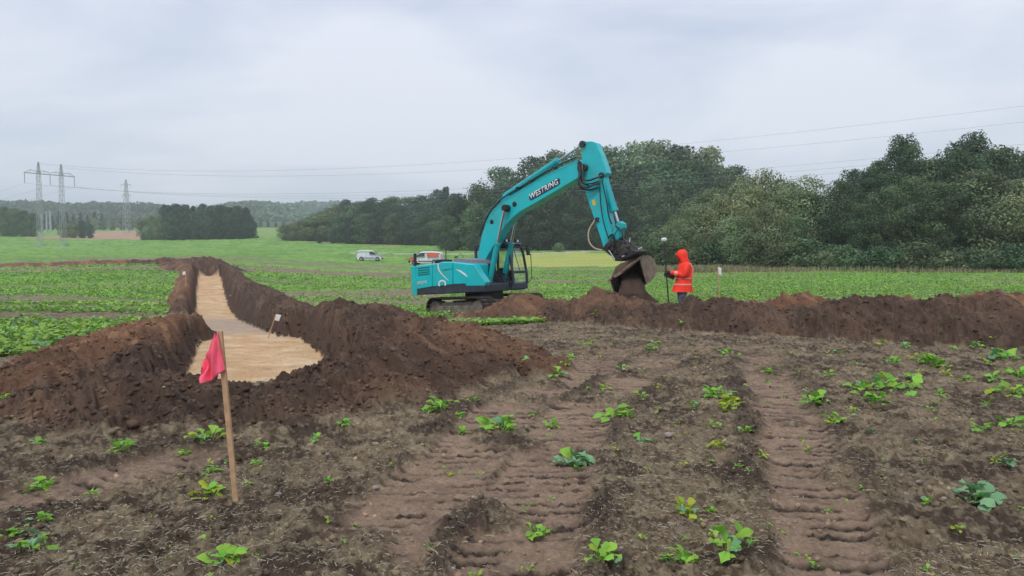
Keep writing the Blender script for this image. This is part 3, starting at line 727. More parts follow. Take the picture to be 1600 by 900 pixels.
proto('tall1', 'broadleaf_tree', 15, 3.8, 18000, .13, 'dark', low=.14, seed=5, airy=.5, lobes=46, top=.8)
proto('tall2', 'broadleaf_tree', 15, 3.5, 16000, .13, 'dark', low=.2, seed=6, airy=.62, lobes=38, lean=1, top=.85)
proto('pale1', 'pale_airy_tree', 11, 3.4, 8000, .12, 'pale', low=.25, seed=7, airy=.75, lobes=34, top=.8)
proto('shrub1', 'shrub', 3.2, 2.0, 3000, .13, 'olive', low=.05, seed=8, airy=.2, lobes=22)
proto('shrub2', 'shrub', 3.0, 2.3, 3000, .13, 'green', low=.05, seed=9, airy=.2, lobes=22)
proto('wood1', 'broadleaf_tree', 24, 8.0, 13000, .34, 'green', low=.05, seed=10, airy=.25, lobes=60)
proto('wood2', 'broadleaf_tree', 24, 7.4, 12000, .33, 'dark', low=.05, seed=11, airy=.25, lobes=55)
proto('wood3', 'broadleaf_tree', 24, 8.6, 13000, .34, 'green', low=.08, seed=12, airy=.35, lobes=50, lean=.6)
proto('wood4', 'broadleaf_tree', 22, 8.0, 12000, .33, 'olive', low=.05, seed=13, airy=.3, lobes=48)
proto('fir1', 'conifer_tree', 20, 4.8, 8000, .32, 'conifer', low=.05, seed=14, lobes=46)
proto('fir2', 'conifer_tree', 18, 5.6, 8000, .33, 'conifer', low=.04, seed=15, lobes=46)
n_tree = [0]
def plant(key, px, d, top_py, label, group, cat='tree', wf=1.0):
    """tree standing at azimuth px, distance d, as tall as its top shows at top_py"""
    src, fresh, H0 = PR[key]
    x, y = xd(px, d); z = gz(x, y)
    H = (HOR - top_py) / F * d + EYE - z
    o = src if fresh else copy_tree(src)
    PR[key][1] = False
    s = H / H0 * 1.02; sw = s * wf * random.uniform(.92, 1.12)
    o.location = (x, y, z - .15); o.scale = (sw, sw, s); o.rotation_euler = (0, 0, random.uniform(0, 6.28))
    tag(o, label, cat, group); n_tree[0] += 1
    return o
def interp(tbl, px): return float(np.interp(px, [t[0] for t in tbl], [t[1] for t in tbl]))
# A right woods, about 75 m away
TA = [(1005, 392), (1030, 372), (1060, 335), (1085, 318), (1110, 300), (1140, 290), (1165, 280), (1200, 272), (1240, 280), (1270, 290), (1300, 272), (1330, 256), (1370, 246), (1400, 244), (1430, 226), (1470, 222), (1510, 226), (1545, 218), (1570, 230), (1610, 242), (1700, 230), (1800, 240)]
GA = 'trees of the wood along the right-hand field'
spec = {1195: ('pale1', 266, 'pale yellow-green airy tree rising above the willows in the dip of the right treeline'),
        1262: ('pale1', 276, 'thin see-through tree in the dip just left of the tall dark trees'),
        1548: ('tall2', 210, 'tallest dark tree of the right wood, leaning near the right edge of the view'),
        1425: ('tall2', 217, 'tall dark tree with a ragged top where the right wood first reaches full height')}
for px, (k, ty, lb) in spec.items(): plant(k, px, 84, ty, lb, GA)
for row, (d0, off, step) in enumerate([(87, 14, 36), (80, -4, 31), (75.5, 8, 40)]):
    px = 1030 + off + row * 4
    while px < 1790:
        ty = interp(TA, px) + [3, 16, 52][row] * (.6 if px < 1120 else 1) + random.uniform(-4, 14) * (1 if px > 1150 else .4)
        if row == 0 and 1225 < px < 1295: ty += 22
        if px < 1270: k = random.choice(['willow1', 'willow2', 'willow1', 'broad2']) if row else random.choice(['willow1', 'willow2'])
        elif row == 0: k = random.choice(['tall1', 'tall2', 'broad2'])
        elif row == 1: k = random.choice(['tall1', 'broad1', 'broad2', 'tall2'])
        else: k = random.choice(['broad1', 'willow2', 'broad2', 'broad2', 'broad1'])
        lb = {'w': 'olive-grey bushy tree in the left, lower part of the right-hand wood' if px < 1290 else 'olive-grey bushy tree in front of the darker trees on the right', 't': 'tall dark green tree in the back rows of the right-hand wood', 'b': 'mid green leafy tree in the right-hand wood'}[k[0]]
        zz_ = next(t for q_, t in ((1085, 'behind the person in orange-red'), (1165, 'behind the small white flag on the bank'), (1265, 'below the dip in the treeline'), (1375, 'where the wood starts rising'), (1480, 'under the first high crowns'), (1600, 'near the right edge of the view'), (9999, 'beyond the right edge')) if px < q_)
        kw_ = {'w': 'olive-grey bushy tree', 't': 'tall dark green tree', 'b': 'mid green leafy tree'}[k[0]]
        lb = kw_ + ' in the ' + ('back', 'middle', 'front')[row] + ' row, ' + zz_
        plant(k, px, d0 + random.uniform(-1.5, 1.5), min(ty, 385), lb, GA, wf=1.15 if row == 2 else 1.0)
        px += step * random.uniform(.75, 1.25)
for i, (px, ty, d) in enumerate([(1012, 385, 82), (1032, 372, 80), (1052, 362, 79), (1085, 385, 76), (1120, 380, 75), (1160, 385, 75), (1195, 388, 74), (1235, 378, 73), (1258, 372, 73), (1285, 392, 72), (1310, 382, 72), (1340, 396, 72), (1375, 384, 71), (1410, 394, 71), (1440, 378, 71), (1475, 392, 71), (1510, 385, 71), (1545, 390, 71), (1585, 380, 70), (1625, 385, 70), (1670, 385, 70), (1720, 385, 70)]):
    plant('shrub1' if i % 2 else 'shrub2', px, d, ty, ('low olive shrub' if i % 2 else 'low green shrub') + ' at the foot of the wood ' + next(t for q_, t in ((1070, 'behind the surveying pole'), (1150, 'behind the small white flag'), (1230, 'where the dry grass verge is widest'), (1300, 'where the dry grass verge ends'), (1400, 'below the rising crowns'), (1500, 'below the highest crowns'), (9999, 'near the right edge')) if px < q_), 'shrubs along the foot of the wood', 'shrub', wf=1.3)
# B middle wood, about 190 m
TB = [(690, 318), (715, 306), (745, 300), (765, 285), (790, 266), (815, 258), (850, 248), (880, 242), (920, 240), (960, 240), (1000, 236), (1040, 232), (1080, 236), (1110, 244), (1135, 262), (1155, 285), (1190, 310), (1260, 330)]
GB = 'trees of the wood behind the excavator'
for row, (d0, off, step) in enumerate([(208, 10, 36), (198, -8, 38), (190, 0, 34)]):
    px = 705 + off
    while px < (1250, 1200, 1180)[row]:
        ty = interp(TB, px) + [-3, 18, 58][row] + random.uniform(-4, 8)
        k = random.choice(['wood1', 'wood2', 'wood3', 'wood2'] if row else ['wood1', 'wood3', 'wood4', 'wood2'])
        if row == 2: k = random.choice(['wood2', 'wood2', 'wood1', 'wood3', 'wood2'])
        lb = {'wood1': 'mid green broadleaf tree in the big wood behind the excavator', 'wood3': 'mid green broadleaf tree in the big wood behind the excavator', 'wood2': 'dark green broadleaf tree in the big wood behind the excavator', 'wood4': 'olive tree at the back of the big wood behind the excavator', 'fir2': 'dark conifer at the front of the big wood behind the excavator'}[k]
        zz_ = next(t for q_, t in ((775, 'at its low left shoulder'), (850, 'above the excavator cab'), (915, 'behind the lettered upper boom'), (960, 'behind the excavator arm'), (1020, 'above the tipped bucket'), (1090, 'above the person'), (9999, 'at its right end')) if px < q_)
        lb = {'wood1': 'mid green', 'wood3': 'mid green', 'wood2': 'dark green', 'wood4': 'olive', 'fir2': 'blackish'}[k] + ' tree in the ' + ('back', 'middle', 'front')[row] + ' row of the central wood, ' + zz_
        plant(k, px, d0 + random.uniform(-2, 2), ty, lb, GB, wf=1.12); px += step * random.uniform(.75, 1.25)
plant('shrub1', 872, 178, 379, 'pale round bush standing alone in front of the big wood behind the excavator', GB, 'shrub')
# C left-hand continuation of the wood
TC = [(440, 358), (465, 350), (490, 338), (515, 332), (535, 318), (560, 311), (600, 310), (640, 311), (670, 309), (695, 297), (715, 303), (735, 306)]
GC = 'trees of the wood between the far field and the excavator'
for row, (d0, off, step) in enumerate([(300, 6, 24), (288, -4, 24), (279, 0, 22)]):
    px = 535 + off if row < 2 else 500
    while px < 728:
        ty = interp(TC, px) + [0, 10, 26][row] + random.uniform(-3, 6)
        k = random.choice(['wood2', 'wood1', 'wood2', 'wood3', 'wood2'] if px < 670 else ['wood2', 'fir1', 'wood2'])
        lb = 'dark conifer among the trees left of the excavator boom' if k == 'fir1' else ('mid green' if k == 'wood1' else 'deep green' if k == 'wood2' else 'wide green') + ' tree, ' + ('back', 'middle', 'front')[row] + ' row of the wood ' + ('behind the white van' if px < 590 else 'between the two vans' if px < 640 else 'above the red and white van' if px < 690 else 'left of the raised boom')
        plant(k, px, d0 - .10 * (px - 600) * (px > 600), ty, lb, GC, wf=1.25); px += step * random.uniform(.8, 1.2)
for px, ty in [(697, 293)]:
    plant('fir1', px, 290, ty, 'pointed dark conifer standing highest left of the excavator boom', GC)
for px, ty in [(446, 352), (458, 349), (470, 346), (482, 341), (494, 335), (506, 331), (518, 327), (530, 322), (455, 356), (486, 348), (512, 344), (540, 338)]:
    plant('wood4' if px % 3 else 'wood1', px, 300, ty, ('low olive' if px % 3 else 'low green') + ' tree at the tapering left end of the middle wood', GC, wf=1.5)
# D dark clump
GD = 'trees of the dark clump in the left field'
for i, (px, ty, k) in enumerate([(262, 322, 'wood2'), (276, 320, 'wood2'), (290, 321, 'wood2'), (304, 322, 'fir1'), (318, 320, 'wood2'), (332, 323, 'wood2'), (346, 322, 'wood2'), (358, 325, 'wood2'), (372, 323, 'wood2'), (386, 325, 'fir2'), (392, 338, 'wood2'), (270, 335, 'wood2'), (288, 338, 'wood2'), (308, 336, 'wood2'), (326, 338, 'wood2'), (344, 337, 'wood2'), (362, 336, 'wood2'), (380, 336, 'wood2')]):
    plant(k, px, 326 if i < 11 else 318, ty, ('tall blackish green tree standing at the back ' if i < 11 else 'lower blackish green tree at the front ') + ('left' if px < 305 else 'middle' if px < 345 else 'right') + ' of the dense clump' if i else 'leftmost blackish tree of the dense clump in the left field', GD, wf=1.1)
for px, ty in [(226, 345), (238, 337), (250, 338)]:
    plant('wood4', px, 322, ty, 'greyish olive tree at the left end of the dark clump', GD)
# E left trees and hedges
GE = 'trees beyond the left field'
for px, ty in [(-60, 326), (-35, 324), (-12, 325), (8, 324), (24, 327), (38, 330), (52, 334), (15, 336), (-20, 340)]:
    plant(random.choice(['wood1', 'wood3', 'wood4']), px, 345, ty, 'mid green tree at the far left edge of the field', GE)
for px in range(62, 165, 11):
    plant('fir1', px, 520, random.uniform(329, 338), 'dark conifer behind the twin pylon on the left', GE)
for px, ty in [(102, 347), (116, 345), (130, 345), (142, 350)]:
    plant('wood4' if px < 125 else 'wood2', px, 340, ty, 'rounded olive bush-like tree right behind the twin pylon', GE)
for px in range(150, 250, 14):
    plant(random.choice(['wood4', 'wood1']), px, 500, random.uniform(340, 347), 'hazy hedgerow tree beyond the tan stubble patch', GE)
for px in range(396, 450, 12):
    plant(random.choice(['wood4', 'wood1']), px, 560, random.uniform(344, 350), 'hazy tree between the dark clump and the middle wood', GE)
# F far woods on the hills: nobody could count them
def far_wood(label, rows):
    Ps = []; Ns = []; Cs = []; Ss = []
    for (p0, p1, d, tops, hgt, n) in rows:
        px = rng.uniform(p0, p1, n); dd = d * rng.uniform(.96, 1.05, n); x = (px - 800) / F * dd; y = dd
        ty = np.array([interp(tops, p) for p in px]) + rng.uniform(-1.0, 2.5, n)
        zt = EYE - (ty - HOR) / F * dd
        for k in range(n):
            lr = hgt * .42 * rng.uniform(.7, 1.2); m = 46
            dv = rng.normal(size=(m, 3)); dv /= np.linalg.norm(dv, axis=1)[:, None]
            c0 = np.array([x[k], y[k], zt[k] - lr * .9])
            pts = c0 + dv * lr * np.array([1.25, 1.0, 1.0]) * rng.uniform(.8, 1.08, (m, 1))
            Ps.append(pts); nn_ = dv + rng.normal(size=(m, 3)) * .5; Ns.append(nn_ / np.linalg.norm(nn_, axis=1)[:, None])
            tn = rng.uniform(.7, 1.25) * rng.uniform(.8, 1.2, m); Cs.append(np.stack([tn, tn, tn], 1)); Ss.append(np.full(m, lr * .40))
            # lower body of the wood
            m2 = 30; pts = c0 + np.stack([rng.uniform(-1.3, 1.3, m2) * lr, rng.uniform(-.6, .6, m2) * lr, -rng.uniform(.2, 3.2, m2) * lr], 1)
            Ps.append(pts); nn_ = rng.normal(size=(m2, 3)) + np.array([0, -1.2, .3]); Ns.append(nn_ / np.linalg.norm(nn_, axis=1)[:, None])
            Cs.append(np.full((m2, 3), .85) * rng.uniform(.7, 1.1, (m2, 1))); Ss.append(np.full(m2, lr * .6))
    V, Fq, cc = cards(np.concatenate(Ps), np.concatenate(Ns), np.concatenate(Ss), np.concatenate(Cs))
    o = link('far_wood', fast_mesh('far_wood', V, Fq, cc), LEAF['green']); tag(o, label, 'wood', kind='stuff')
far_wood('hazy blue-green wood along the horizon behind the pylons on the left', [
    (-160, 350, 900, [(-160, 318), (0, 316), (60, 315), (110, 320), (160, 318), (215, 318), (260, 322), (300, 326), (350, 330)], 17, 300),
    (-160, 330, 800, [(-160, 326), (0, 328), (150, 330), (330, 336)], 15, 170)])
far_wood('pale blue hazy wood on the distant hill between the dark clump and the middle wood', [
    (335, 470, 1000, [(335, 322), (370, 317), (400, 315), (430, 318), (470, 322)], 16, 120),
    (400, 760, 1350, [(400, 322), (440, 320), (470, 317), (520, 315), (560, 318), (640, 322), (760, 326)], 20, 190),
    (330, 560, 850, [(330, 336), (420, 332), (560, 336)], 16, 120)])
far_wood('distant wood seen only in the gap of the right-hand treeline', [(1120, 1330, 620, [(1120, 330), (1330, 330)], 16, 80), (700, 1750, 1000, [(700, 345), (1750, 345)], 20, 220)])

# verge of dry grass at the wood's foot
x = rng.uniform(12, 62, 26000); y = rng.uniform(66.5, 75, 26000); px = 800 + F * x / y
k = (px > 985) & (px < 1720) & (rng.random(26000) < np.where(px < 1270, 1, .45)); x, y = x[k], y[k]; n = len(x); z = ground(x, y, False)
GV = np.array([(-.5, 0, 0), (.5, 0, 0), (.15, .1, 1), (-.15, .1, 1)]); GF = np.array([(0, 1, 2, 3)])
hh = rng.uniform(.15, .62, n) * (.6 + .8 * fbm(x * .3, y * .3, 700, 2))
cc = np.where(rng.random((n, 1)) < .6, np.array([[.33, .28, .16]]), np.array([[.16, .22, .08]])) * rng.uniform(.7, 1.15, (n, 1))
o = scatter_mesh('dry_grass', np.stack([x, y, z], 1), GV, GF, np.stack([hh * .13, hh * .3, hh], 1), rng.random(n) * 6.3, rng.normal(0, .3, n), cc, M_straw, 4)
tag(o, 'tall dry grass along the foot of the right-hand wood', 'grass', kind='stuff')

# ------------------------------------------------------------------ power line
LA, LB = Vector((-156, 250, 0)), Vector((150, 58, 0)); LD = (LB - LA).normalized(); LX = Vector((-LD.y, LD.x, 0))
def lattice(mb, c, w0, w1, z0, z1, n, t=.09):
    c = Vector(c)
    cs = [(-1, -1), (1, -1), (1, 1), (-1, 1)]
    def corner(k, z):
        f = (z - z0) / (z1 - z0); w_ = (w0 * (1 - f) + w1 * f) / 2
        return c + LD * cs[k][0] * w_ + LX * cs[k][1] * w_ + Vector((0, 0, z))
    for k in range(4): mb.tube([corner(k, z0), corner(k, z1)], t, 4)
    zs = [z0 + (z1 - z0) * (1 - (1 - i / n) ** 1.15) for i in range(n + 1)]
    for i in range(n):
        for k in range(4):
            k2 = (k + 1) % 4
            a, b = (k, k2) if i % 2 else (k2, k)
            mb.tube([corner(a, zs[i]), corner(b, zs[i + 1])], t * .6, 4); mb.tube([corner(k, zs[i]), corner(k2, zs[i])], t * .5, 4)
pyl = empty('power_pylon', LA); tag(pyl, 'twin lattice pylon with a wide crossbeam standing in the left field', 'pylon')
zg = gz(LA.x, LA.y)
ZT = EYE + (HOR - 256) / F * 250; ZB = EYE + (HOR - 274) / F * 250; ZI = EYE + (HOR - 290) / F * 250
for i, s in enumerate((-3.6, 3.6)):
    m = MB(); c = LX * -s
    g0 = gz(LA.x + c.x, LA.y + c.y)
    lattice(m, c, 1.6, .95, g0 - .2, ZB, 15, .065); lattice(m, c, .95, .2, ZB, ZT, 4, .09)
    m.box((c.x, c.y, g0 + .2), (2.6, 2.6, .5)); m.build('lattice_mast', M_galv, pyl)
m = MB()
for a, b, z1, z2 in [(-8, 8, 0, 0)]:
    for q in (-.4, .4): m.tube([LX * a + LD * q + Vector((0, 0, ZB)), LX * b + LD * q + Vector((0, 0, ZB))], .10, 4)
    tops = [(-8, 0), (-6.2, 1.1), (-3.6, .6), (-1.8, 1.1), (0, .5), (1.8, 1.1), (3.6, .6), (6.2, 1.1), (8, 0)]
    m.tube([LX * t + Vector((0, 0, ZB + h)) for t, h in tops], .10, 4)
    for t, h in tops: m.tube([LX * t + Vector((0, 0, ZB + h)), LX * t + Vector((0, 0, ZB))], .06, 4)
m.build('crossbeam', M_galv, pyl)
for t in (-7.9, 0, 7.9):
    m = MB(); m.tube([LX * t + Vector((0, 0, ZB)), LX * t + Vector((0, 0, ZI))], .07, 5)
    for k in range(9): zz = ZB - .5 - k * (ZB - ZI - .8) / 9; m.lathe([(.05, -.06), (.17, 0), (.05, .06)], LX * t + Vector((0, 0, zz)), 6)
    m.build('insulator_string', M_ins, pyl)
def cable(name, off, zf, label, t1=1.0, rad=.0125):
    m = MB(); pts = []
    for i in range(41):
        t = t1 * i / 40; p = LA.lerp(LB, t) + LX * off
        pts.append((p.x, p.y, zf(t)))
    rr = [rad * max(.75, math.hypot(p[0], p[1]) / 110) for p in pts]
    m.tube(pts, rr, 5); return tag(m.build(name, M_wire), label, 'power cable', 'power cables of the twin pylon line')
cable('power_cable', 3.6, lambda t: 31.3 - 41 * t + 36.5 * t * t, 'upper thin wire from the nearer mast top crossing the sky above the excavator arm')
cable('power_cable', -3.6, lambda t: 31.9 - 41 * t + 37.5 * t * t, 'upper thin wire running close above its twin across the right-hand sky')
for off, lb in ((7.9, 'lower conductor hanging nearest, crossing in front of the woods'), (0, 'middle conductor of the three low ones crossing in front of the woods'), (-7.9, 'farthest of the three low conductors crossing in front of the woods')):
    cable('power_cable', off, lambda t: ZI - 38.5 * t + 36 * t * t, lb)
LC = LA + Vector((-300, 230, 0))
for off, za, lb in ((7.9, ZI, 'conductor sagging from the pylon to the left edge, lowest'), (0, ZI, 'conductor sagging from the pylon to the left edge, middle one'), (-7.9, ZI, 'conductor sagging from the pylon to the left edge, right one')):
    m = MB(); pts = []
    for i in range(31):
        t = i / 30; p = LA.lerp(LC, t) + LX * off; pts.append((p.x, p.y, za - 30 * t + 36 * t * t))
    m.tube(pts, .026, 4); tag(m.build('power_cable', M_wire), lb, 'power cable', 'power cables of the twin pylon line')
# second, more distant lattice tower
x, y = xd(200, 430); g0 = gz(x, y); ht = EYE + (HOR - 284) / F * 430
tw = empty('lattice_tower', (x, y, 0)); tag(tw, 'single slim lattice tower standing far off above the tan stubble patch', 'pylon')
m = MB(); lattice(m, (0, 0, 0), 3.6, 2.0, g0, ht - 11, 9, .12); lattice(m, (0, 0, 0), 2.0, 1.0, ht - 11, ht - 1, 6, .13); lattice(m, (0, 0, 0), .9, .3, ht - 1, ht + 1, 1, .12); m.build('tower_body', M_galv, tw)
for zz, l in ((ht - 2, 2.9), (ht - 8, 2.4), (ht - 13.5, 2.0)):
    m = MB()
    for s in (-1, 1): m.tube([(0, 0, zz + .5), (s * l, 0, zz)], .09, 4); m.tube([(0, 0, zz - .3), (s * l, 0, zz)], .08, 4); m.tube([(s * l, 0, zz), (s * l, 0, zz - 1.6)], .12, 4)
    m.build('cross_arm', M_galv, tw)
for i, (px, ty, lb) in enumerate([(67, 335, 'leftmost of three pale distant masts between the pylon legs'), (75, 331, 'middle one of three pale distant masts behind the twin pylon'), (81, 331, 'rightmost of three pale distant masts behind the twin pylon')]):
    x, y = xd(px, 470); g0 = gz(x, y); m = MB(); h = EYE + (HOR - ty) / F * 470
    m.tube([(0, 0, g0 - .2), (0, 0, h)], [.75, .45], 6); m.box((0, 0, h - .4), (2.0, .4, .3)); m.box((0, 0, h - 2.4), (1.6, .4, .25))
    o = m.build('distant_mast', M_galv); o.location = (x, y, 0); tag(o, lb, 'mast', 'pale distant masts')

# ------------------------------------------------------------------ excavator
PHI = R(-35); TILT = R(3.6); EC = Vector((-.92, 25.5, -.67))
ex = empty('excavator', EC); ex.rotation_mode = 'XYZ'
EM = Matrix.Translation(EC) @ Matrix.Rotation(PHI, 4, 'Z') @ Matrix.Rotation(-TILT, 4, 'Y')
ex.matrix_world = EM; ex.location = EC; ex.rotation_euler = EM.to_euler()
tag(ex, 'turquoise crawler excavator with its boom raised and bucket hanging over the spoil bank', 'excavator')
EI = EM.inverted()
def U(px, py, v=0.0):
    """point of the machine seen at a pixel, in the machine's own frame, on the plane v sideways from its centre line"""
    o = EI @ Vector((0, 0, EYE)); d = EI.to_3x3() @ ray(px, py); t = (v - o.y) / d.y; p = o + d * t; return (p.x, p.z)
def TR(pts, v): return [U(a, b, v) for a, b in pts]
def pr(mb, uw, v0, v1): return mb.prism([(u, v0, w_) for u, w_ in uw], [(u, v1, w_) for u, w_ in uw])
W2 = 1.22
# undercarriage
UC = empty('undercarriage', (0, 0, 0)); UC.parent = ex; UC.rotation_euler = (0, 0, R(-16))
# machine frame is tilted; tracks share the tilt
def track(v):
    tl, rr = 1.28, .40
    path = []
    nsh = 46
    per = 4 * tl + 2 * math.pi * rr
    for i in range(nsh):
        s = i / nsh * per
        if s < 2 * tl: p = (-tl + s, rr * 2); a = 0
        elif s < 2 * tl + math.pi * rr: th = (s - 2 * tl) / rr; p = (tl + rr * math.sin(th), rr + rr * math.cos(th)); a = -th
        elif s < 4 * tl + math.pi * rr: p = (tl - (s - 2 * tl - math.pi * rr), 0); a = math.pi
        else: th = (s - 4 * tl - math.pi * rr) / rr; p = (-tl - rr * math.sin(th), rr - rr * math.cos(th)); a = math.pi - th
        path.append((p, a))
    sm = MB(); sm.box((0, 0, 0), (.15, .58, .022)); sm.box((-.05, 0, .022), (.018, .58, .03)); sm.box((.03, 0, .02), (.018, .58, .022)); sm.box((0, 0, -.035), (.12, .14, .05))
    sme = sm.mesh('track_shoe'); sme.materials.append(M_trackm)
    for (p, a) in path:
        o = link('track_shoe', sme, None, ex)
        o.matrix_local = Matrix.Rotation(R(-16), 4, 'Z') @ Matrix.Translation((p[0], v, p[1] + .03)) @ Matrix.Rotation(-a, 4, 'Y')
    fr = MB()
    fr.box((0, v, rr), (2 * tl, .34, .34)); fr.box((0, v * .985, rr + .22), (2 * tl * .8, .26, .12))
    o = fr.build('track_frame', M_muddy, ex, bevel=.03); o.rotation_euler = (0, 0, R(-16))
    for s, nm in ((-1, 'idler_wheel'), (1, 'drive_sprocket')):
        wl = MB(); MM = Matrix.Rotation(R(90), 3, 'X')
        wl.lathe([(.10, -.22), (.34, -.18), (.345, -.08), (.30, -.06), (.30, .06), (.345, .08), (.34, .18), (.10, .22)], (s * tl, v, rr), 20, MM)
        o = wl.build(nm, M_muddy, ex, smooth=True); o.rotation_euler = (0, 0, R(-16))
    for k in range(6):
        wl = MB(); wl.lathe([(.05, -.2), (.12, -.2), (.12, .2), (.05, .2)], (-1.05 + k * .42, v, .14), 10, Matrix.Rotation(R(90), 3, 'X'))
        o = wl.build('track_roller', M_muddy, ex, smooth=True); o.rotation_euler = (0, 0, R(-16))
bpy.data.objects.remove(UC)
track(-1.05); track(1.05)
m = MB(); m.box((0, 0, .55), (1.5, 1.7, .35)); m.box((.75, 0, .45), (.5, 1.9, .25)); m.box((-.75, 0, .45), (.5, 1.9, .25)); o = m.build('centre_frame', M_muddy, ex, bevel=.04); o.rotation_euler = (0, 0, R(-16))
m = MB(); m.lathe([(.62, .68), (.66, .70), (.66, 1.02), (.6, 1.04)], (0, 0, 0), 28); m.build('swing_ring', M_black, ex, smooth=True)
# upper body traced from its near side
vN = -W2
def quad(name, pts, mt, v0=vN, v1=W2, parent=ex, bevel=.03):
    m = MB(); pr(m, TR(pts, v0), v0, v1); return m.build(name, mt, parent, bevel=bevel)
cw = TR([(640, 418), (649, 414), (649, 461.5), (640, 461)], vN)
cwm = MB()
# counterweight with rounded rear corners in plan
u0, u1 = cw[0][0], cw[1][0]; zt, zb = U(645, 416, vN)[1], U(645, 461.5, vN)[1]
plan = [(u1, vN), (u1 - .02, vN - .02), (u0 + .08, vN), (u0 - .10, vN + .16), (u0 - .28, vN + .5), (u0 - .34, 0), (u0 - .28, -vN - .5), (u0 - .10, -vN - .16), (u0 + .08, -vN), (u1, -vN)]
cwm.prism([(a, b, zb) for a, b in plan], [(a, b, zt) for a, b in plan]); cwm.build('counterweight', M_teal, ex, bevel=.05)
quad('deck_frame', [(649, 451), (690, 444.5), (732, 441.5), (757, 444), (757, 456.5), (736, 457), (690, 459.5), (649, 461)], M_dark, vN + .02, W2 - .02)
quad('engine_cover', [(649, 415.5), (671, 412.3), (684, 411), (690, 409), (709, 409.5), (709, 442), (690, 444), (649, 450)], M_teal, vN + .03, W2 - .03, bevel=.06)
quad('front_cover', [(708, 409.5), (727, 411.5), (742, 412.5), (742, 440), (708, 443)], M_teal, vN + .03, -.42, bevel=.05)
quad('side_tank', [(727, 413), (741, 412.5), (748, 425), (759, 441), (757, 447), (727, 447)], M_teal, vN + .01, -.92, bevel=.03)
for nm, pts in [('rear_side_door', [(650, 416.5), (675, 413.3), (675, 447.5), (650, 452)]), ('middle_side_door', [(676.2, 413), (684, 411.8), (692, 410), (707, 410), (707, 444.2), (690, 446), (676.2, 447.5)]), ('front_side_door', [(708.3, 410.5), (726, 412.5), (729.5, 417), (729.5, 443), (708.3, 444)])]:
    m = MB(); pr(m, TR(pts, vN), vN, vN + .05); m.build(nm, M_teal, ex, bevel=.012)
for k, yy in enumerate((418.5, 422.3, 426, 429.2)):
    m = MB(); pr(m, TR([(653, yy), (671, yy - 2.2), (671, yy - .4), (653, yy + 1.6)], vN - .012), vN - .012, vN + .01); m.build('air_vent', M_grille, ex)
m = MB(); pr(m, TR([(691, 421.7), (703, 419.7), (707, 420), (692, 423)], vN - .01), vN - .01, vN + .01); m.build('door_handle', M_grille, ex)
def ribbon(name, pts, wd, mt, v, th=.006):
    P = [Vector(U(a, b, v)) for a, b in pts]; m = MB()
    for i in range(len(P) - 1):
        t = (P[i + 1] - P[i]).normalized(); nn_ = Vector((-t.y, t.x)); w0 = wd[i] / 2 if hasattr(wd, '__len__') else wd / 2; w1 = wd[i + 1] / 2 if hasattr(wd, '__len__') else wd / 2
        q = [P[i] + nn_ * w0, P[i + 1] + nn_ * w1, P[i + 1] - nn_ * w1, P[i] - nn_ * w0]
        m.prism([(a.x, v - th, a.y) for a in q], [(a.x, v, a.y) for a in q])
    return m.build(name, mt, ex)
vd = vN - .002
ribbon('white_stripe', [(685, 412), (684.5, 417), (686.5, 423), (690.5, 428.5), (696, 434), (701, 438.5)], [.05, .05, .045, .03, .02, .008], M_white, vd)
ribbon('white_flash', [(713, 421), (719, 423.5), (726, 428.5), (731, 433)], [.01, .055, .07, .01], M_white, vd)
cpts = [(691 + 5.2 * math.cos(a), 444 - 5.0 * math.sin(a) - .5) for a in np.linspace(-.6, 3.9, 14)]
ribbon('round_emblem', cpts, .055, M_white, vd)
def text(name, s, mt, p0, p1, hgt, v, parent=ex, shear=0, ext=.004, bold=0, spacing=1.0):
    cu = bpy.data.curves.new('t', 'FONT'); cu.body = s; cu.size = 1; cu.extrude = 0; cu.offset = bold; cu.shear = shear; cu.space_character = spacing
    to = bpy.data.objects.new('t', cu); col.objects.link(to)
    bpy.context.view_layer.update()
    me = bpy.data.meshes.new_from_object(to.evaluated_get(bpy.context.evaluated_depsgraph_get())); bpy.data.objects.remove(to)
    xs = [q.co.x for q in me.vertices]; ys = [q.co.y for q in me.vertices]
    x0, x1, y0, y1 = min(xs), max(xs), min(ys), max(ys)
    P0 = Vector(p0); P1 = Vector(p1); t = (P1 - P0); nn_ = Vector((-t.y, t.x)).normalized() * hgt
    for q in me.vertices:
        a = (q.co.x - x0) / (x1 - x0); b = (q.co.y - y0) / (y1 - y0); p = P0 + t * a + nn_ * b; q.co = (p.x, v, p.y)
    bm = bmesh.new(); bm.from_mesh(me)
    r = bmesh.ops.extrude_face_region(bm, geom=bm.faces[:]); bmesh.ops.translate(bm, vec=(0, ext, 0), verts=[e for e in r['geom'] if isinstance(e, bmesh.types.BMVert)])
    bmesh.ops.recalc_face_normals(bm, faces=bm.faces); bm.to_mesh(me); bm.free(); me.materials.clear()
    o = link(name, me, mt, parent); return o
text('model_lettering', 'SK210', mat('pink_white_letters', (.72, .55, .62), rough=.5), U(651.5, 445.2, vd), U(667, 442.8, vd), .10, vd - .004, shear=.2, bold=.02)
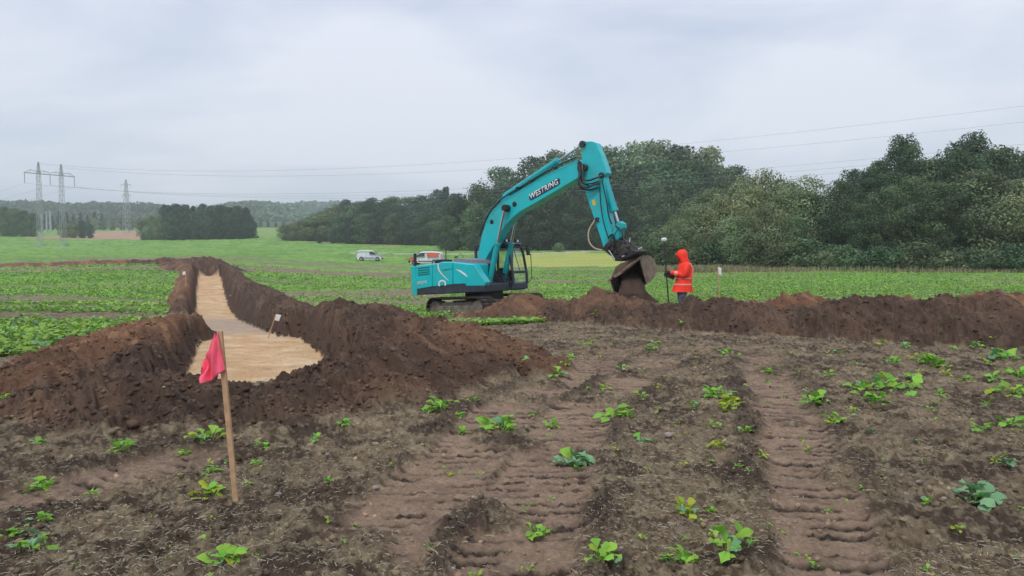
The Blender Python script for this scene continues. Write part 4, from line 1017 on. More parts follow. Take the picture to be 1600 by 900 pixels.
# top deck
quad('hood_deck', [(708.5, 404.5), (716, 403.5), (741, 405.5), (744, 412.5), (727, 412), (709, 410)], M_grey, -.9, .3, bevel=.02)
quad('rear_deck_rail', [(675, 405.5), (700, 404), (700, 405.2), (676, 406.8)], M_grey, -.6, -.56, bevel=0)
quad('rear_hood_box', [(679, 407), (686, 405.5), (690, 406), (690, 410), (679, 411.5)], M_black, -.5, .1, bevel=.01)
def tubex(name, pts, r, mt, v, n=8, parent=ex):
    m = MB(); m.tube([(U(a, b, v)[0], v, U(a, b, v)[1]) for a, b in pts], r, n); return m.build(name, mt, parent, smooth=True)
tubex('exhaust_pipe', [(648.5, 417), (648.5, 396)], .055, M_black, -.7)
tubex('antenna', [(696.8, 410), (696.8, 388.5)], .018, M_black, -.8)
tubex('antenna', [(713, 404), (719, 395), (725.5, 404)], .008, M_black, -.3)
tubex('handrail', [(711, 404), (711, 400.5), (714, 401), (714, 404)], .02, M_black, -.7)
# cab
vc0, vc1 = .33, 1.25
cu1 = U(800, 452.5, vc0)[0]  # front of the near side, low
cu0 = cu1 - 1.55
zc0 = U(800, 452.5, vc0)[1]; zc1 = U(798, 381, vc0)[1]
H_ = zc1 - zc0
fr_prof = [(0.0, 0), (.05, .12), (.04, .38), (-.06, .80), (-.13, .94), (-.24, 1.0)]   # front outline: offset u, height fraction
front = [(cu1 + a, zc0 + b * H_) for a, b in fr_prof]
m = MB()
def bar(a, b, wd, v, m=None, dv=.07):
    a = Vector(a); b = Vector(b); t = (b - a).normalized(); nn_ = Vector((-t.y, t.x)) * wd / 2
    q = [a + nn_, b + nn_, b - nn_, a - nn_]; pr(m, [tuple(k) for k in q], v - dv / 2, v + dv / 2)
for v in (vc0 + .035, vc1 - .035):
    for i in range(1, len(front) - 1): bar(front[i], front[i + 1], .075, v, m)
    bar((cu0 + .04, zc0), (cu0 + .04, zc1), .10, v, m); bar((cu0, zc1 - .03), (cu1 - .24, zc1 - .03), .10, v, m)
    bar((cu1 - .62, zc0), (cu1 - .52, zc1), .07, v, m)
    bar((cu0, zc0 + .42 * H_), (cu1 - .56, zc0 + .42 * H_), .06, v, m)
for i, wdt in ((2, .09), (5, .10), (4, .05)):
    p = front[i]; m.box((p[0], (vc0 + vc1) / 2, p[1]), (.06, vc1 - vc0 - .05, wdt))
m.box((cu0 + .04, (vc0 + vc1) / 2, zc0 + .3 * H_), (.08, vc1 - vc0 - .05, .6 * H_))
m.build('cab_frame', M_dark, ex, bevel=.015)
for v in (vc0, vc1 - .04):
    m = MB(); pr(m, [(cu0, zc0), (cu1, zc0), (cu1 + .05, zc0 + .12 * H_), (cu1 + .05, zc0 + .17 * H_), (cu1 - .45, zc0 + .17 * H_), (cu1 - .60, zc0 + .44 * H_), (cu0, zc0 + .44 * H_)], v, v + .04)
    m.build('cab_side_panel', M_dark, ex, bevel=.015)
m = MB(); m.box((cu1 - .0, (vc0 + vc1) / 2, zc0 + .07 * H_), (.12, vc1 - vc0, .14 * H_)); m.build('cab_front_panel', M_dark, ex, bevel=.03)
m = MB(); m.box((cu1 - .80, (vc0 + vc1) / 2, zc0 + .02), (1.5, vc1 - vc0 - .05, .06)); m.build('cab_floor', M_black, ex)
m = MB(); pr(m, [(cu0 - .02, zc1), (cu1 - .20, zc1 + .01), (cu1 - .24, zc1 + .07), (cu0 + .05, zc1 + .09)], vc0 - .01, vc1 + .01); m.build('cab_roof', M_dark, ex, bevel=.03)
def glassmat(name):
    g_ = bpy.data.materials.new(name); g_.use_nodes = True; t = g_.node_tree; t.nodes.clear(); l = t.links
    o_ = t.nodes.new('ShaderNodeOutputMaterial'); tr = t.nodes.new('ShaderNodeBsdfTransparent'); tr.inputs[0].default_value = (.97, .985, .98, 1)
    gl_ = t.nodes.new('ShaderNodeBsdfGlossy'); gl_.inputs['Roughness'].default_value = .05; f = t.nodes.new('ShaderNodeValue'); f.outputs[0].default_value = .06
    mm = t.nodes.new('ShaderNodeMixShader'); l.new(f.outputs[0], mm.inputs[0]); l.new(tr.outputs[0], mm.inputs[1]); l.new(gl_.outputs[0], mm.inputs[2]); l.new(mm.outputs[0], o_.inputs[0]); return g_
M_cg = glassmat('clear_cab_glass')
for (i, j, nm) in ((2, 4, 'upper_windscreen'), (1, 2, 'lower_windscreen')):
    m = MB()
    for k in range(i, j):
        a, b = front[k], front[k + 1]; m.prism([(a[0] - .012, vc0 + .07, a[1]), (b[0] - .012, vc0 + .07, b[1]), (b[0] - .002, vc0 + .07, b[1]), (a[0] - .002, vc0 + .07, a[1])], [(a[0] - .012, vc1 - .07, a[1]), (b[0] - .012, vc1 - .07, b[1]), (b[0] - .002, vc1 - .07, b[1]), (a[0] - .002, vc1 - .07, a[1])])
    m.build(nm, M_cg, ex)
for v in (vc0 + .03, vc1 - .035):
    m = MB(); pr(m, [(cu1 - .54, zc0 + .18 * H_), (cu1 + .0, zc0 + .18 * H_), (cu1 - .02, zc0 + .4 * H_), (cu1 - .10, zc0 + .8 * H_), (cu1 - .18, zc0 + .93 * H_), (cu1 - .5, zc0 + .94 * H_)], v, v + .008); m.build('side_window', M_cg, ex)
    m = MB(); pr(m, [(cu0 + .09, zc0 + .46 * H_), (cu1 - .62, zc0 + .46 * H_), (cu1 - .57, zc0 + .93 * H_), (cu0 + .09, zc0 + .93 * H_)], v, v + .008); m.build('side_window', M_cg, ex)
m = MB(); a, b = front[2], front[4]; vm_ = (vc0 + vc1) / 2 - .05
m.tube([(a[0] + .03, vm_ + .05, a[1]), (b[0] + .05, vm_ - .06, b[1] - .1)], .012, 5); m.build('wiper', M_black, ex)
# seat and consoles inside
m = MB(); m.box((cu1 - .95, .8, zc0 + .45), (.5, .5, .16)); m.box((cu1 - 1.2, .8, zc0 + .85), (.14, .48, .75)); m.box((cu1 - .95, .8, zc0 + .22), (.4, .4, .35)); m.build('operator_seat', M_black, ex, bevel=.04)
m = MB(); m.box((cu1 - .55, .52, zc0 + .62), (.2, .12, .3)); m.tube([(cu1 - .3, .7, zc0 + .1), (cu1 - .35, .7, zc0 + .75)], .02, 6); m.tube([(cu1 - .3, .95, zc0 + .1), (cu1 - .35, .95, zc0 + .75)], .02, 6); m.build('control_console', M_black, ex)
for k, vv in enumerate((vc0 + .12, vc0 + .40, vc1 - .12)):
    m = MB(); m.box((cu1 - .26, vv, zc1 + .13), (.10, .13, .10)); m.tube([(cu1 - .26, vv, zc1 + .05), (cu1 - .26, vv, zc1 + .12)], .015, 5); lp = m.build('work_lamp', M_black, ex, bevel=.015)
    m = MB(); m.box((cu1 - .206, vv, zc1 + .13), (.01, .10, .08)); m.build('lamp_lens', M_white, lp)
m = MB(); m.box((cu1 - .16, (vc0 + vc1) / 2, zc1 + .04), (.12, vc1 - vc0 - .1, .05)); m.build('visor_rail', M_grey, ex)
m = MB(); m.tube([(cu1 - .3, vc1 + .02, zc1 - .02), (cu1 + .05, vc1 + .12, zc1 - .05), (cu1 + .06, vc1 + .12, zc1 - .16)], .014, 5); m.box((cu1 + .05, vc1 + .12, zc1 - .26), (.05, .17, .26)); m.build('wing_mirror', M_black, ex, bevel=.01)
m = MB(); m.tube([(cu1 - .1, vc0 - .02 + .9, zc0 + .05), (cu1 + .20, vc1 + .05, zc0 + .35), (cu1 + .20, vc1 + .05, zc0 + 1.2), (cu1 + .02, vc1 + .05, zc1 - .25)], .014, 6); m.build('grab_rail', M_black, ex, smooth=True)
zq = zc0 + .05 * H_
for k in range(2):
    m = MB(); m.box((cu1 - .70, vc0 - .004, zq + .06 + .17 * k), (.26, .006, .07)); m.box((cu1 - .66, vc0 - .004, zq + .10 + .17 * k), (.07, .006, .12)); m.build('white_marking', M_white, ex)
# boom bracket, valve clutter
m = MB(); pr(m, TR([(744, 428), (752, 420), (768, 436), (774, 446), (772, 455), (757, 456)], -.34), -.34, .28); m.build('boom_bracket', M_black, ex, bevel=.03)
for k in range(9):
    m = MB(); vv = -.5 + .09 * k
    uu, ww = U(748 + 2.2 * k, 424 + 1.0 * k, -.4)
    m.tube([(uu, vv, ww + .12), (uu + .22, vv + .03, ww + .02), (uu + .38, vv - .03, ww - .22), (uu + .30, vv, ww - .48)], .026, 7); m.build('hydraulic_hose', M_rubber, ex, smooth=True)
# boom
BV = .215
boom_px = [(743.5, 424), (746.5, 398), (752.5, 368), (760, 346), (768, 331), (783, 315.5), (800, 304.5), (850, 274.5), (880, 259), (903, 249), (911, 254), (912, 266), (908, 275.5), (873, 296), (837, 317), (812, 331), (799, 342), (789, 353.5), (782, 364), (774.5, 378), (761, 401), (751, 420), (748, 430)]
m = MB(); pr(m, TR(boom_px, -BV), -BV, BV); boom = m.build('boom', M_teal, ex, bevel=.02)
m = MB(); pr(m, TR([(757, 352), (760, 345.5), (768, 331), (783, 315.5), (800, 304.5), (850, 274.5), (903, 249), (905, 251.5), (851, 277.5), (801, 307.5), (785, 318.5), (771, 333), (762, 349)], -BV - .004), -BV - .004, -BV + .02); m.build('boom_edge_strip', M_teald, ex)
sg = [(826.5, 308.5), (828, 303), (871, 278.5), (874.5, 279), (875, 287), (871.5, 290), (830.5, 313), (827.5, 312.5)]
m = MB(); pr(m, TR(sg, -BV - .008), -BV - .008, -BV + .005); m.build('sign_plate', M_navy, ex)
text('lettering', 'WESTRING', M_white, U(829.5, 311.6, -BV - .012), U(873.6, 287.3, -BV - .012), .185, -BV - .014, shear=.25, bold=.026, spacing=1.12)
for (px, py, r) in ((804, 319, .09), (768.5, 346.5, .08)):
    m = MB(); u, w_ = U(px, py, -BV); m.lathe([(r * .6, -.01), (r, 0), (r * .6, .01)], (u, -BV - .01, w_), 10, Matrix.Rotation(R(90), 3, 'X')); m.box((u + .02, -BV - .03, w_), (.09, .02, .05)); m.build('boom_fitting', M_black, ex)
m = MB(); u, w_ = U(793.5, 325.5, -BV)
m.lathe([(.04, -.42), (.12, -.42), (.12, .42), (.04, .42)], (u, 0, w_), 16, Matrix.Rotation(R(90), 3, 'X')); m.build('boom_pin', M_black, ex, smooth=True)
pin = (u, w_); vl = .40
bu, bw = U(765, 441, -vl); pu, pw = pin
def cyl(name, a, b, v, r, rr, frac, mt=M_teald, n=14):
    a = Vector((a[0], v, a[1])); b = Vector((b[0], v, b[1])); mid = a.lerp(b, frac); t = (b - a).normalized()
    m = MB(); m.tube([a, a + t * .06, mid - t * .10, mid - t * .09, mid], [r * .95, r, r, r * 1.18, r * 1.18], n)
    c = m.build(name, mt, ex, smooth=True)
    m = MB(); m.tube([mid - t * .02, b], rr, 10); m.build('piston_rod', M_chrome, c, smooth=True)
    for q in (a, b):
        m = MB(); m.tube([q + Vector((0, -.07, 0)), q + Vector((0, .07, 0))], r * .95, 12); m.build('cylinder_eye', M_black, c, smooth=True)
    return c
for v in (-vl, vl): cyl('boom_cylinder', (bu, bw), (pu, pw), v, .095, .045, .54)
a = U(790, 306.5, 0); b = U(911, 225.5, 0)
cyl('arm_cylinder', a, b, 0, .115, .038, .70)
m = MB(); pr(m, TR([(786, 316), (789, 303), (793, 303), (802, 308)], 0), -.13, .13); m.build('cylinder_bracket', M_teal, ex, bevel=.01)
for k, (vv, dy) in enumerate(((-.20, 3.2), (-.12, 3.8), (.14, 3.8), (.21, 3.2))):
    tubex('hydraulic_pipe', [(749, 372 - dy), (759.5, 344.5 - dy), (768, 329.5 - dy), (783, 314 - dy), (800, 303.2 - dy), (850, 273 - dy), (880, 257.5 - dy), (900, 249 - dy)], .024, M_teald if k % 2 else M_rubber, vv, 6)
tubex('hydraulic_hose', [(785, 312), (792, 304), (801, 299), (811, 294), (818, 290)], .03, M_rubber, -.1)
m = MB()
for q in ((811, 294), (830, 284), (868, 263)):
    u, w_ = U(q[0], q[1], -.1); m.box((u, -.05, w_), (.10, .35, .07))
m.build('pipe_clamp', M_black, ex)
# arm
AV = .165
arm_px = [(911, 224), (915, 221), (924, 220.5), (931, 223), (934.5, 232), (939.5, 243), (944, 256), (948.5, 270), (944, 276), (946, 300), (950, 330), (954, 352), (958, 376), (951, 392), (944, 391), (937, 368), (927.5, 340), (917.5, 310), (910.5, 288), (908.5, 262), (908.5, 240)]
m = MB(); pr(m, TR(arm_px, -AV), -AV, AV); m.build('arm', M_teal, ex, bevel=.02)
for q, r, l in (((911.5, 225.5), .085, .26), ((915, 262), .10, .32), ((941, 274), .085, .26), ((934, 343), .07, .23), ((953, 384), .09, .28)):
    m = MB(); u, w_ = U(q[0], q[1], -AV); m.lathe([(.02, -l), (r, -l), (r, l), (.02, l)], (u, 0, w_), 14, Matrix.Rotation(R(90), 3, 'X'))
    m.build('arm_pin', M_black, ex, smooth=True)
m = MB(); u, w_ = U(934, 343.5, -AV - .04); m.lathe([(.02, -.25), (.05, -.25), (.05, .2)], (u, 0, w_), 10, Matrix.Rotation(R(90), 3, 'X')); m.build('arm_fitting', M_white, ex)
m = MB(); pr(m, TR([(924.5, 313.5), (929, 311.5), (931, 320), (926.5, 321.5)], -AV - .006), -AV - .006, -AV + .002); m.build('warning_sticker', M_yellow, ex)
cyl('bucket_cylinder', U(943, 272, 0), U(967, 351, 0), 0, .105, .045, .74)
m = MB(); pr(m, TR([(962, 349), (966, 345), (972, 349), (972.5, 356), (968.5, 362), (967, 374), (961, 376), (959.5, 360)], -.16), -.16, .16); m.build('link', M_teald, ex, bevel=.02)
m = MB(); pr(m, TR([(946, 376), (950, 372), (964, 352), (967, 355), (953, 376), (948, 380)], -.19), -.19, -.15); pr(m, TR([(946, 376), (950, 372), (964, 352), (967, 355), (953, 376), (948, 380)], -.19), .15, .19); m.build('side_link', M_teald, ex, bevel=.01)
def hose(pts, r, mt=M_rubber, v0=-.24, v1=-.28, name='hydraulic_hose'):
    m = MB(); P = []
    P0 = [Vector((U(a, b, v0)[0], v0 + (v1 - v0) * math.sin(math.pi * i / (len(pts) - 1)), U(a, b, v0)[1])) for i, (a, b) in enumerate(pts)]
    for i in range(len(P0) - 1):   # catmull-rom
        p0, p1, p2, p3 = P0[max(i - 1, 0)], P0[i], P0[i + 1], P0[min(i + 2, len(P0) - 1)]
        for k in range(6):
            t = k / 6; P.append(.5 * ((2 * p1) + (p2 - p0) * t + (2 * p0 - 5 * p1 + 4 * p2 - p3) * t * t + (3 * p1 - p0 - 3 * p2 + p3) * t ** 3))
    P.append(P0[-1]); m.tube(P, r, 7); return m.build(name, mt, ex, smooth=True)
hose([(904, 251), (911, 256), (914.5, 268), (916.7, 279), (923, 282.5), (933, 278.5), (941, 274)], .03, v1=-.42)
hose([(905, 255), (909.5, 272), (909, 282), (913.5, 292), (922, 293.5), (933, 288), (938, 287)], .03, v1=-.45)
hose([(903, 254), (907, 270), (906.5, 283), (911, 294), (922, 297), (935, 293)], .026, v1=-.36)
hose([(911, 270), (913, 284), (918, 288), (929, 286.5), (936, 283)], .022, v1=-.38)
hose([(908, 253), (904, 262), (908, 274), (911, 285), (920, 290)], .024, v1=-.3)
hose([(941, 282), (945, 300), (949, 318), (951, 335), (956, 350)], .022, v1=-.26)
hose([(937, 291), (938, 310), (940, 330), (944, 350), (950, 370)], .018, v1=-.24)
hose([(930, 343), (923, 357), (921.5, 368), (924, 380), (931, 388), (941, 391)], .026, M_beige, v0=-.2, v1=-.3)
hose([(962, 353), (974, 362), (974, 372), (968, 380)], .022, M_rubber, v0=-.18)
hose([(950, 372), (958, 366), (962, 378), (957, 392)], .024); hose([(955, 368), (963, 380), (968, 392), (975, 398)], .022)
hose([(968, 372), (978, 374), (984, 382), (990, 390)], .024, v0=-.1); hose([(984, 385), (988, 378), (984, 372)], .016, M_steel, v0=-.1)
# quick coupler / tilt rotator
m = MB(); pr(m, TR([(941, 388), (947, 380), (955, 375), (972, 374.5), (976, 380), (965, 402), (958, 402), (950, 397)], -.24), -.26, .26); m.build('quick_coupler', M_black, ex, bevel=.03)
m = MB(); pr(m, TR([(956, 398), (972, 380), (980, 383), (990, 390), (1000, 392), (996, 397), (970, 408), (961, 408)], -.26), -.30, .34); m.build('tilt_rotator', M_black, ex, bevel=.04)
ca = Vector((U(975, 386, 0)[0], 0, U(975, 386, 0)[1])); cb = Vector((U(981, 398, 0)[0], 0, U(981, 398, 0)[1]))
m = MB(); m.tube([ca, cb], [.34, .36], 20); m.build('rotator_ring', M_trackm, ex, smooth=True)
for v in (-.33, .36):
    m = MB(); m.tube([(U(951.5, 391, v)[0], v, U(951.5, 391, v)[1]), (U(961, 406, v)[0], v, U(961, 406, v)[1])], .03, 8); m.build('tilt_cylinder', M_chrome, ex, smooth=True)
m = MB()
for k in range(7):
    u, w_ = U(952 + k * 5, 384 + (k % 3) * 5, -.30); m.box((u, -.31, w_), (.12, .08, .09), Matrix.Rotation(.6 * k, 3, 'Y'))
m.build('coupler_fittings', M_trackm, ex, bevel=.01)
# bucket, in the world then taken into the machine's frame
def LW(px, py, d): return EI @ at(px, py, d)
P1, P2, P3, P4 = LW(954, 436, 22.35), LW(999, 404, 22.1), LW(1009, 450, 22.3), LW(965, 474, 22.55)
aw = (P2 - P1); bw_ = (P4 - P1)
cdir = aw.cross(bw_).normalized()
awayl = EI.to_3x3() @ Vector((0.28, 1, .05))
if cdir.dot(awayl) < 0: cdir = -cdir
cdir = (cdir * .7 + (EI.to_3x3() @ Vector((1.0, .25, .0))) * .5).normalized()
prof = [(.5 - .52 * math.cos(a_) * (1 + .06 * math.sin(a_)) + .02 * (a_ > 3) , .80 * math.sin(a_) ** .75 if 0 < a_ < 3.1 else 0) for a_ in np.linspace(0, math.pi, 13)]   # along b, depth
D_ = 1.15
def bp(s, k, inset=0):
    fb, dc = prof[k]; return P1.lerp(P2, s) + bw_ * fb + cdir * dc * D_
m = MB(); th = .035
nP = len(prof)
outer = [[bp(s, k) for k in range(nP)] for s in (0, 1)]
cen = [P1.lerp(P2, s) + bw_ * .5 for s in (0, 1)]
inner = [[p + (cen[i] + cdir * .2 - p).normalized() * th for p in outer[i]] for i in (0, 1)]
vs = outer[0] + outer[1] + inner[0] + inner[1]; fs = []
for k in range(nP - 1):
    fs += [(k, k + 1, nP + k + 1, nP + k), (2 * nP + k, 3 * nP + k, 3 * nP + k + 1, 2 * nP + k + 1)]
for k in (0, nP - 1): fs.append((k, nP + k, 3 * nP + k, 2 * nP + k))
shell = MB(); shell.add(vs, fs); bk = shell.build('bucket', M_bucket, ex, smooth=True)
ad = aw.normalized()
for s in (0, 1):
    sp = MB(); q = [bp(s, k) for k in range(nP)]; off = ad * (.03 if s else -.03)
    sp.prism(q, [p + off for p in q]); sp.build('side_plate', M_bucket, bk)
lip = MB(); lip.box((0, 0, 0), (1, 1, 1)); lip = MB()
for e0, e1 in ((P1, P2),):
    t = -cdir; o1 = bw_.normalized() * -.05
    q = [e0 - ad * .06 + o1, e1 + ad * .06 + o1, e1 + ad * .03 + t * .12, e0 - ad * .03 + t * .12]
    lip.prism(q, [p + bw_.normalized() * .05 for p in q])
lip.build('cutting_edge', M_bucket, bk)
ins = MB()
q0 = [P1.lerp(P2, .03) + bw_ * prof[k][0] * .97 + bw_ * .015 + cdir * (prof[k][1] * .93) for k in range(nP)]
q1 = [P1.lerp(P2, .97) + bw_ * prof[k][0] * .97 + bw_ * .015 + cdir * (prof[k][1] * .93) for k in range(nP)]
ins.add(q0 + q1, [(k, k + 1, nP + k + 1, nP + k) for k in range(nP - 1)] + [tuple(range(nP)), tuple(range(nP, 2 * nP))]); ins.build('bucket_inside', M_bin, bk)
# bucket mount plate above the shell
mt_ = MB(); pm = [LW(969, 409, 22.2), LW(971, 401, 22.2), LW(1002, 386, 22.5), LW(1004, 391, 22.5), LW(1000, 404, 22.5)]
mt_.prism(pm, [p + (EI.to_3x3() @ Vector((.05, .5, 0))) for p in pm]); mt_.build('mounting_bracket', M_bucket, bk, bevel=.015)
mt_ = MB(); mt_.tube([LW(971.5, 401.5, 22.1), LW(1003, 387, 22.35)], .028, 8); mt_.build('bracket_edge', M_steel, bk, smooth=True)
cb_ = MB(); pm = [LW(955, 432, 22.05), LW(962, 417, 22.05), LW(970, 411, 22.1), LW(1000, 403, 22.4), LW(999, 408, 22.4), LW(962, 434, 22.08)]
cb_.prism(pm, [p + (EI.to_3x3() @ Vector((.03, .22, -.02))) for p in pm]); cb_.build('wear_plate', M_bucket, bk, bevel=.01)

# earth pouring out of the bucket
rngl = np.random.default_rng(31)
rings = []
for i in range(26):
    t = i / 25; d0 = 22.85 - .9 * min(1, t * 1.5); c = at(986 + 4 * t, 428 + 44 * t, d0); rx = .30 + .12 * t + .38 * max(0, t - .55) ** 1.5 * 3; ry = .22 + .25 * t; ring = []
    for k in range(44):
        a = 2 * math.pi * k / 44; p = Vector((math.cos(a) * rx, math.sin(a) * ry, 0))
        f = 1 + .55 * (float(fbm(np.array([math.cos(a) * 3.2 + 5 + t * 2]), np.array([math.sin(a) * 3.2 + t * 5.]), 801, 5, .65)[0]) - .5)
        ring.append(c + p * f)
    rings.append(ring)
m = MB(); m.loft(rings); fo = m.mesh('falling_earth'); ca_ = fo.color_attributes.new('albedo', 'FLOAT_COLOR', 'POINT')
for i, v in enumerate(fo.vertices):
    s = float(fbm(np.array([v.co.x * 3]), np.array([v.co.z * 3 + v.co.y]), 802, 2)[0]); ca_.data[i].color = (.045 + .05 * s, .030 + .03 * s, .022 + .02 * s, 1)
fe = link('falling_earth', fo, M_clod); fo.shade_smooth(); tag(fe, 'brown earth pouring from the tipped bucket onto the spoil bank', 'soil', kind='stuff')
for k, (o, fresh, _) in list(PR.items()):
    if fresh:
        for ch in list(o.children): bpy.data.objects.remove(ch)
        bpy.data.objects.remove(o)

# ------------------------------------------------------------------ surveyor in the orange-red coat
px0, dP = 1067, 19.0
pxy = xd(px0, dP); pz = gz(*pxy); pz = min(pz, .02)
per = empty('person', (pxy[0], pxy[1], pz), (0, 0, R(180)))
tag(per, 'person in an orange-red hooded coat and grey-blue trousers holding a surveying pole', 'person')
q = 60.5
def lx(px): return (px0 - px) / q
bm = bmesh.new(); sk = bm.verts.layers.skin.verify()
def sv(co, r, prev=None, r2=None):
    v = bm.verts.new(co); v[sk].radius = (r, r2 or r)
    if prev: bm.edges.new((prev, v))
    return v
pel = sv((0, 0, .93), .13, None, .15); bm.verts.ensure_lookup_table(); pel[sk].use_root = True
sp = sv((-.02, 0, 1.12), .115, pel, .14); ch = sv((-.045, 0, 1.34), .115, sp, .16); nk = sv((-.01, 0, 1.48), .055, ch)
jw = sv((.035, 0, 1.565), .062, nk); hd = sv((.05, 0, 1.66), .088, jw); sv((.04, 0, 1.725), .06, hd)
for s in (-1, 1):
    hp = sv((0, s * .10, .86), .095, pel); kn = sv((.035 * s, s * .115, .50), .062, hp); an = sv((-.02 + .03 * s, s * .12, .10), .042, kn); sv((.12 + .03 * s, s * .13, .045), .038, an)
    sh = sv((-.045, s * .175, 1.41), .062, ch); el = sv((-.02 + .02 * s, s * .22, 1.14 + .01 * s), .044, sh); wr = sv((.33, s * .075 + .0, 1.165 + .035 * s), .028, el); pm_ = sv((.40, s * .045, 1.17 + .035 * s), .033, wr)
    for k in range(4):
        z_ = 1.17 + .035 * s + (k - 1.5) * .019
        f1 = sv((.435, s * .035, z_), .0095, pm_); f2 = sv((.465 - .004 * k, s * .012, z_ - .003), .009, f1); sv((.462 - .004 * k, -s * .014, z_ - .004), .008, f2)
    t1_ = sv((.395, s * .012, 1.20 + .035 * s), .0105, pm_); sv((.418, -s * .008, 1.212 + .035 * s), .009, t1_)
bme = bpy.data.meshes.new('body'); bm.to_mesh(bme); bm.free()
bo = link('body', bme, M_skin, per); mo = bo.modifiers.new('skin', 'SKIN'); mo.use_smooth_shade = True
su = bo.modifiers.new('sub', 'SUBSURF'); su.levels = 1; su.render_levels = 1
def ell(cx, cy, z, rx, ry, n=20, sq=1.0, tiltx=0, wob=0, seed=0):
    r_ = []
    for k in range(n):
        a = 2 * math.pi * k / n; f = 1 + wob * math.sin(a * 5 + seed) * .5 + wob * math.sin(a * 3 + seed * 2)
        r_.append(Vector((cx + rx * f * math.cos(a), cy + ry * f * math.sin(a), z + tiltx * math.cos(a))))
    return r_
coat = [(0.012, .705, .268, .275, .03), (.008, .74, .262, .27, .03), (-.005, .86, .235, .255, .025), (-.02, .98, .208, .235, .02), (-.028, 1.05, .200, .23, .015), (-.04, 1.18, .188, .235, .02), (-.05, 1.30, .178, .245, .015), (-.05, 1.39, .158, .235, .01), (-.04, 1.455, .12, .18, 0), (-.015, 1.50, .085, .10, 0)]
m = MB(); m.loft([ell(c, 0, z, rx, ry, 24, wob=w_, seed=z * 9) for c, z, rx, ry, w_ in coat]); m.build('coat', M_hiv, per, smooth=True)
for s in (-1, 1):
    m = MB(); m.tube([(-.05, s * .165, 1.435), (-.055, s * .215, 1.38), (-.04 + .02 * s, s * .245, 1.26), (-.02 + .02 * s, s * .245, 1.155), (.03, s * .215, 1.125), (.12, s * .165, 1.15), (.24, s * .11, 1.165 + .02 * s), (.335, s * .075, 1.165 + .035 * s)], [.06, .085, .083, .085, .083, .072, .066, .058], 12)
    m.build('sleeve', M_hiv, per, smooth=True)
    m = MB(); m.tube([(.165, s * .145, 1.156 + .01 * s), (.235, s * .112, 1.165 + .018 * s)], [.0745, .0715], 12, caps=False); m.tube([(.165, s * .145, 1.156 + .01 * s), (.235, s * .112, 1.165 + .018 * s)], [.06, .06], 12, caps=False); m.build('sleeve_band', M_refl, per, smooth=True)
    m = MB(); m.tube([(.325, s * .078, 1.166 + .035 * s), (.36, s * .06, 1.168 + .035 * s), (.405, s * .043, 1.17 + .035 * s), (.43, s * .036, 1.17 + .035 * s)], [.036, .04, .043, .036], 10)
    for k in range(4):
        z_ = 1.17 + .035 * s + (k - 1.5) * .019
        m.tube([(.42, s * .036, z_), (.44, s * .034, z_), (.470 - .004 * k, s * .012, z_ - .003), (.466 - .004 * k, -s * .014, z_ - .004)], [.0125, .0125, .012, .011], 6)
    m.tube([(.39, s * .012, 1.20 + .035 * s), (.42, -s * .008, 1.213 + .035 * s)], [.014, .012], 6)
    m.build('glove', M_glove, per, smooth=True)
    m = MB(); m.loft([ell(.004 + a_, s * b_, z_, r1, r1 * 1.04, 14, wob=.05, seed=z_ * 20) for a_, b_, z_, r1 in ((0, .10, .88, .125), (.01, .11, .74, .115), (.02 + .02 * s, .115, .52, .092), (.0 + .03 * s, .12, .34, .085), (-.02 + .03 * s, .12, .14, .08))]); m.build('trouser_leg', M_jean, per, smooth=True)
    m = MB(); m.loft([ell(.03 * s + c, s * .125, z_, rx, ry, 12) for c, z_, rx, ry in ((.04, 0, .145, .055), (.04, .03, .15, .058), (.03, .08, .13, .052), (-.01, .13, .075, .055), (-.025, .22, .07, .062))]); m.build('boot', M_black, per, smooth=True)
def band(z0, z1, mt_=M_refl, nm='reflective_stripe'):
    zz = [c[1] for c in coat]; g_ = lambda z, i: float(np.interp(z, zz, [c[i] for c in coat]))
    m = MB(); R0 = [ell(g_(z, 0), 0, z, g_(z, 2) + .006, g_(z, 3) + .006, 24, wob=g_(z, 4), seed=z * 9) for z in (z0, z1)]
    R1 = [ell(g_(z, 0), 0, z, g_(z, 2) - .01, g_(z, 3) - .01, 24) for z in (z1, z0)]
    m.loft(R0 + R1, caps=False); m.build(nm, mt_, per, smooth=True)
band(.88, .915); band(1.035, 1.07)
for s in (-1, 1):
    m = MB(); m.tube([(-.20, s * .11, 1.09), (-.228, s * .11, 1.2), (-.222, s * .115, 1.32), (-.17, s * .12, 1.42), (-.08, s * .12, 1.455)], .022, 6); m.build('shoulder_stripe', M_refl, per, smooth=True)
# hood: open at the front
rings = []
for cx, z, rx, ry in ((-.03, 1.44, .135, .14), (-.02, 1.50, .13, .135), (.015, 1.56, .145, .128), (.045, 1.63, .158, .130), (.045, 1.70, .150, .122), (.03, 1.76, .11, .09), (.01, 1.79, .04, .035)):
    ring = []
    for k in range(22):
        a = R(38) + (2 * math.pi - R(76)) * k / 21; ring.append(Vector((cx + rx * math.cos(a), ry * math.sin(a), z)))
    rings.append(ring)
m = MB(); n_ = 22; vs = [p for r_ in rings for p in r_]; m.add(vs, [(i * n_ + k, i * n_ + k + 1, (i + 1) * n_ + k + 1, (i + 1) * n_ + k) for i in range(len(rings) - 1) for k in range(n_ - 1)])
ho = m.build('hood', M_hiv, per, smooth=True); sl = ho.modifiers.new('s', 'SOLIDIFY'); sl.thickness = .012; sl.offset = 0
m = MB(); m.loft([ell(.052, 0, z, rx, ry, 16) for z, rx, ry in ((1.665, .098, .094), (1.70, .097, .093), (1.74, .075, .07), (1.76, .02, .02))]); m.box((.15, 0, 1.675), (.09, .13, .012)); m.build('cap', mat('yellow_cap', (.70, .55, .10), rough=.7), per, smooth=True)
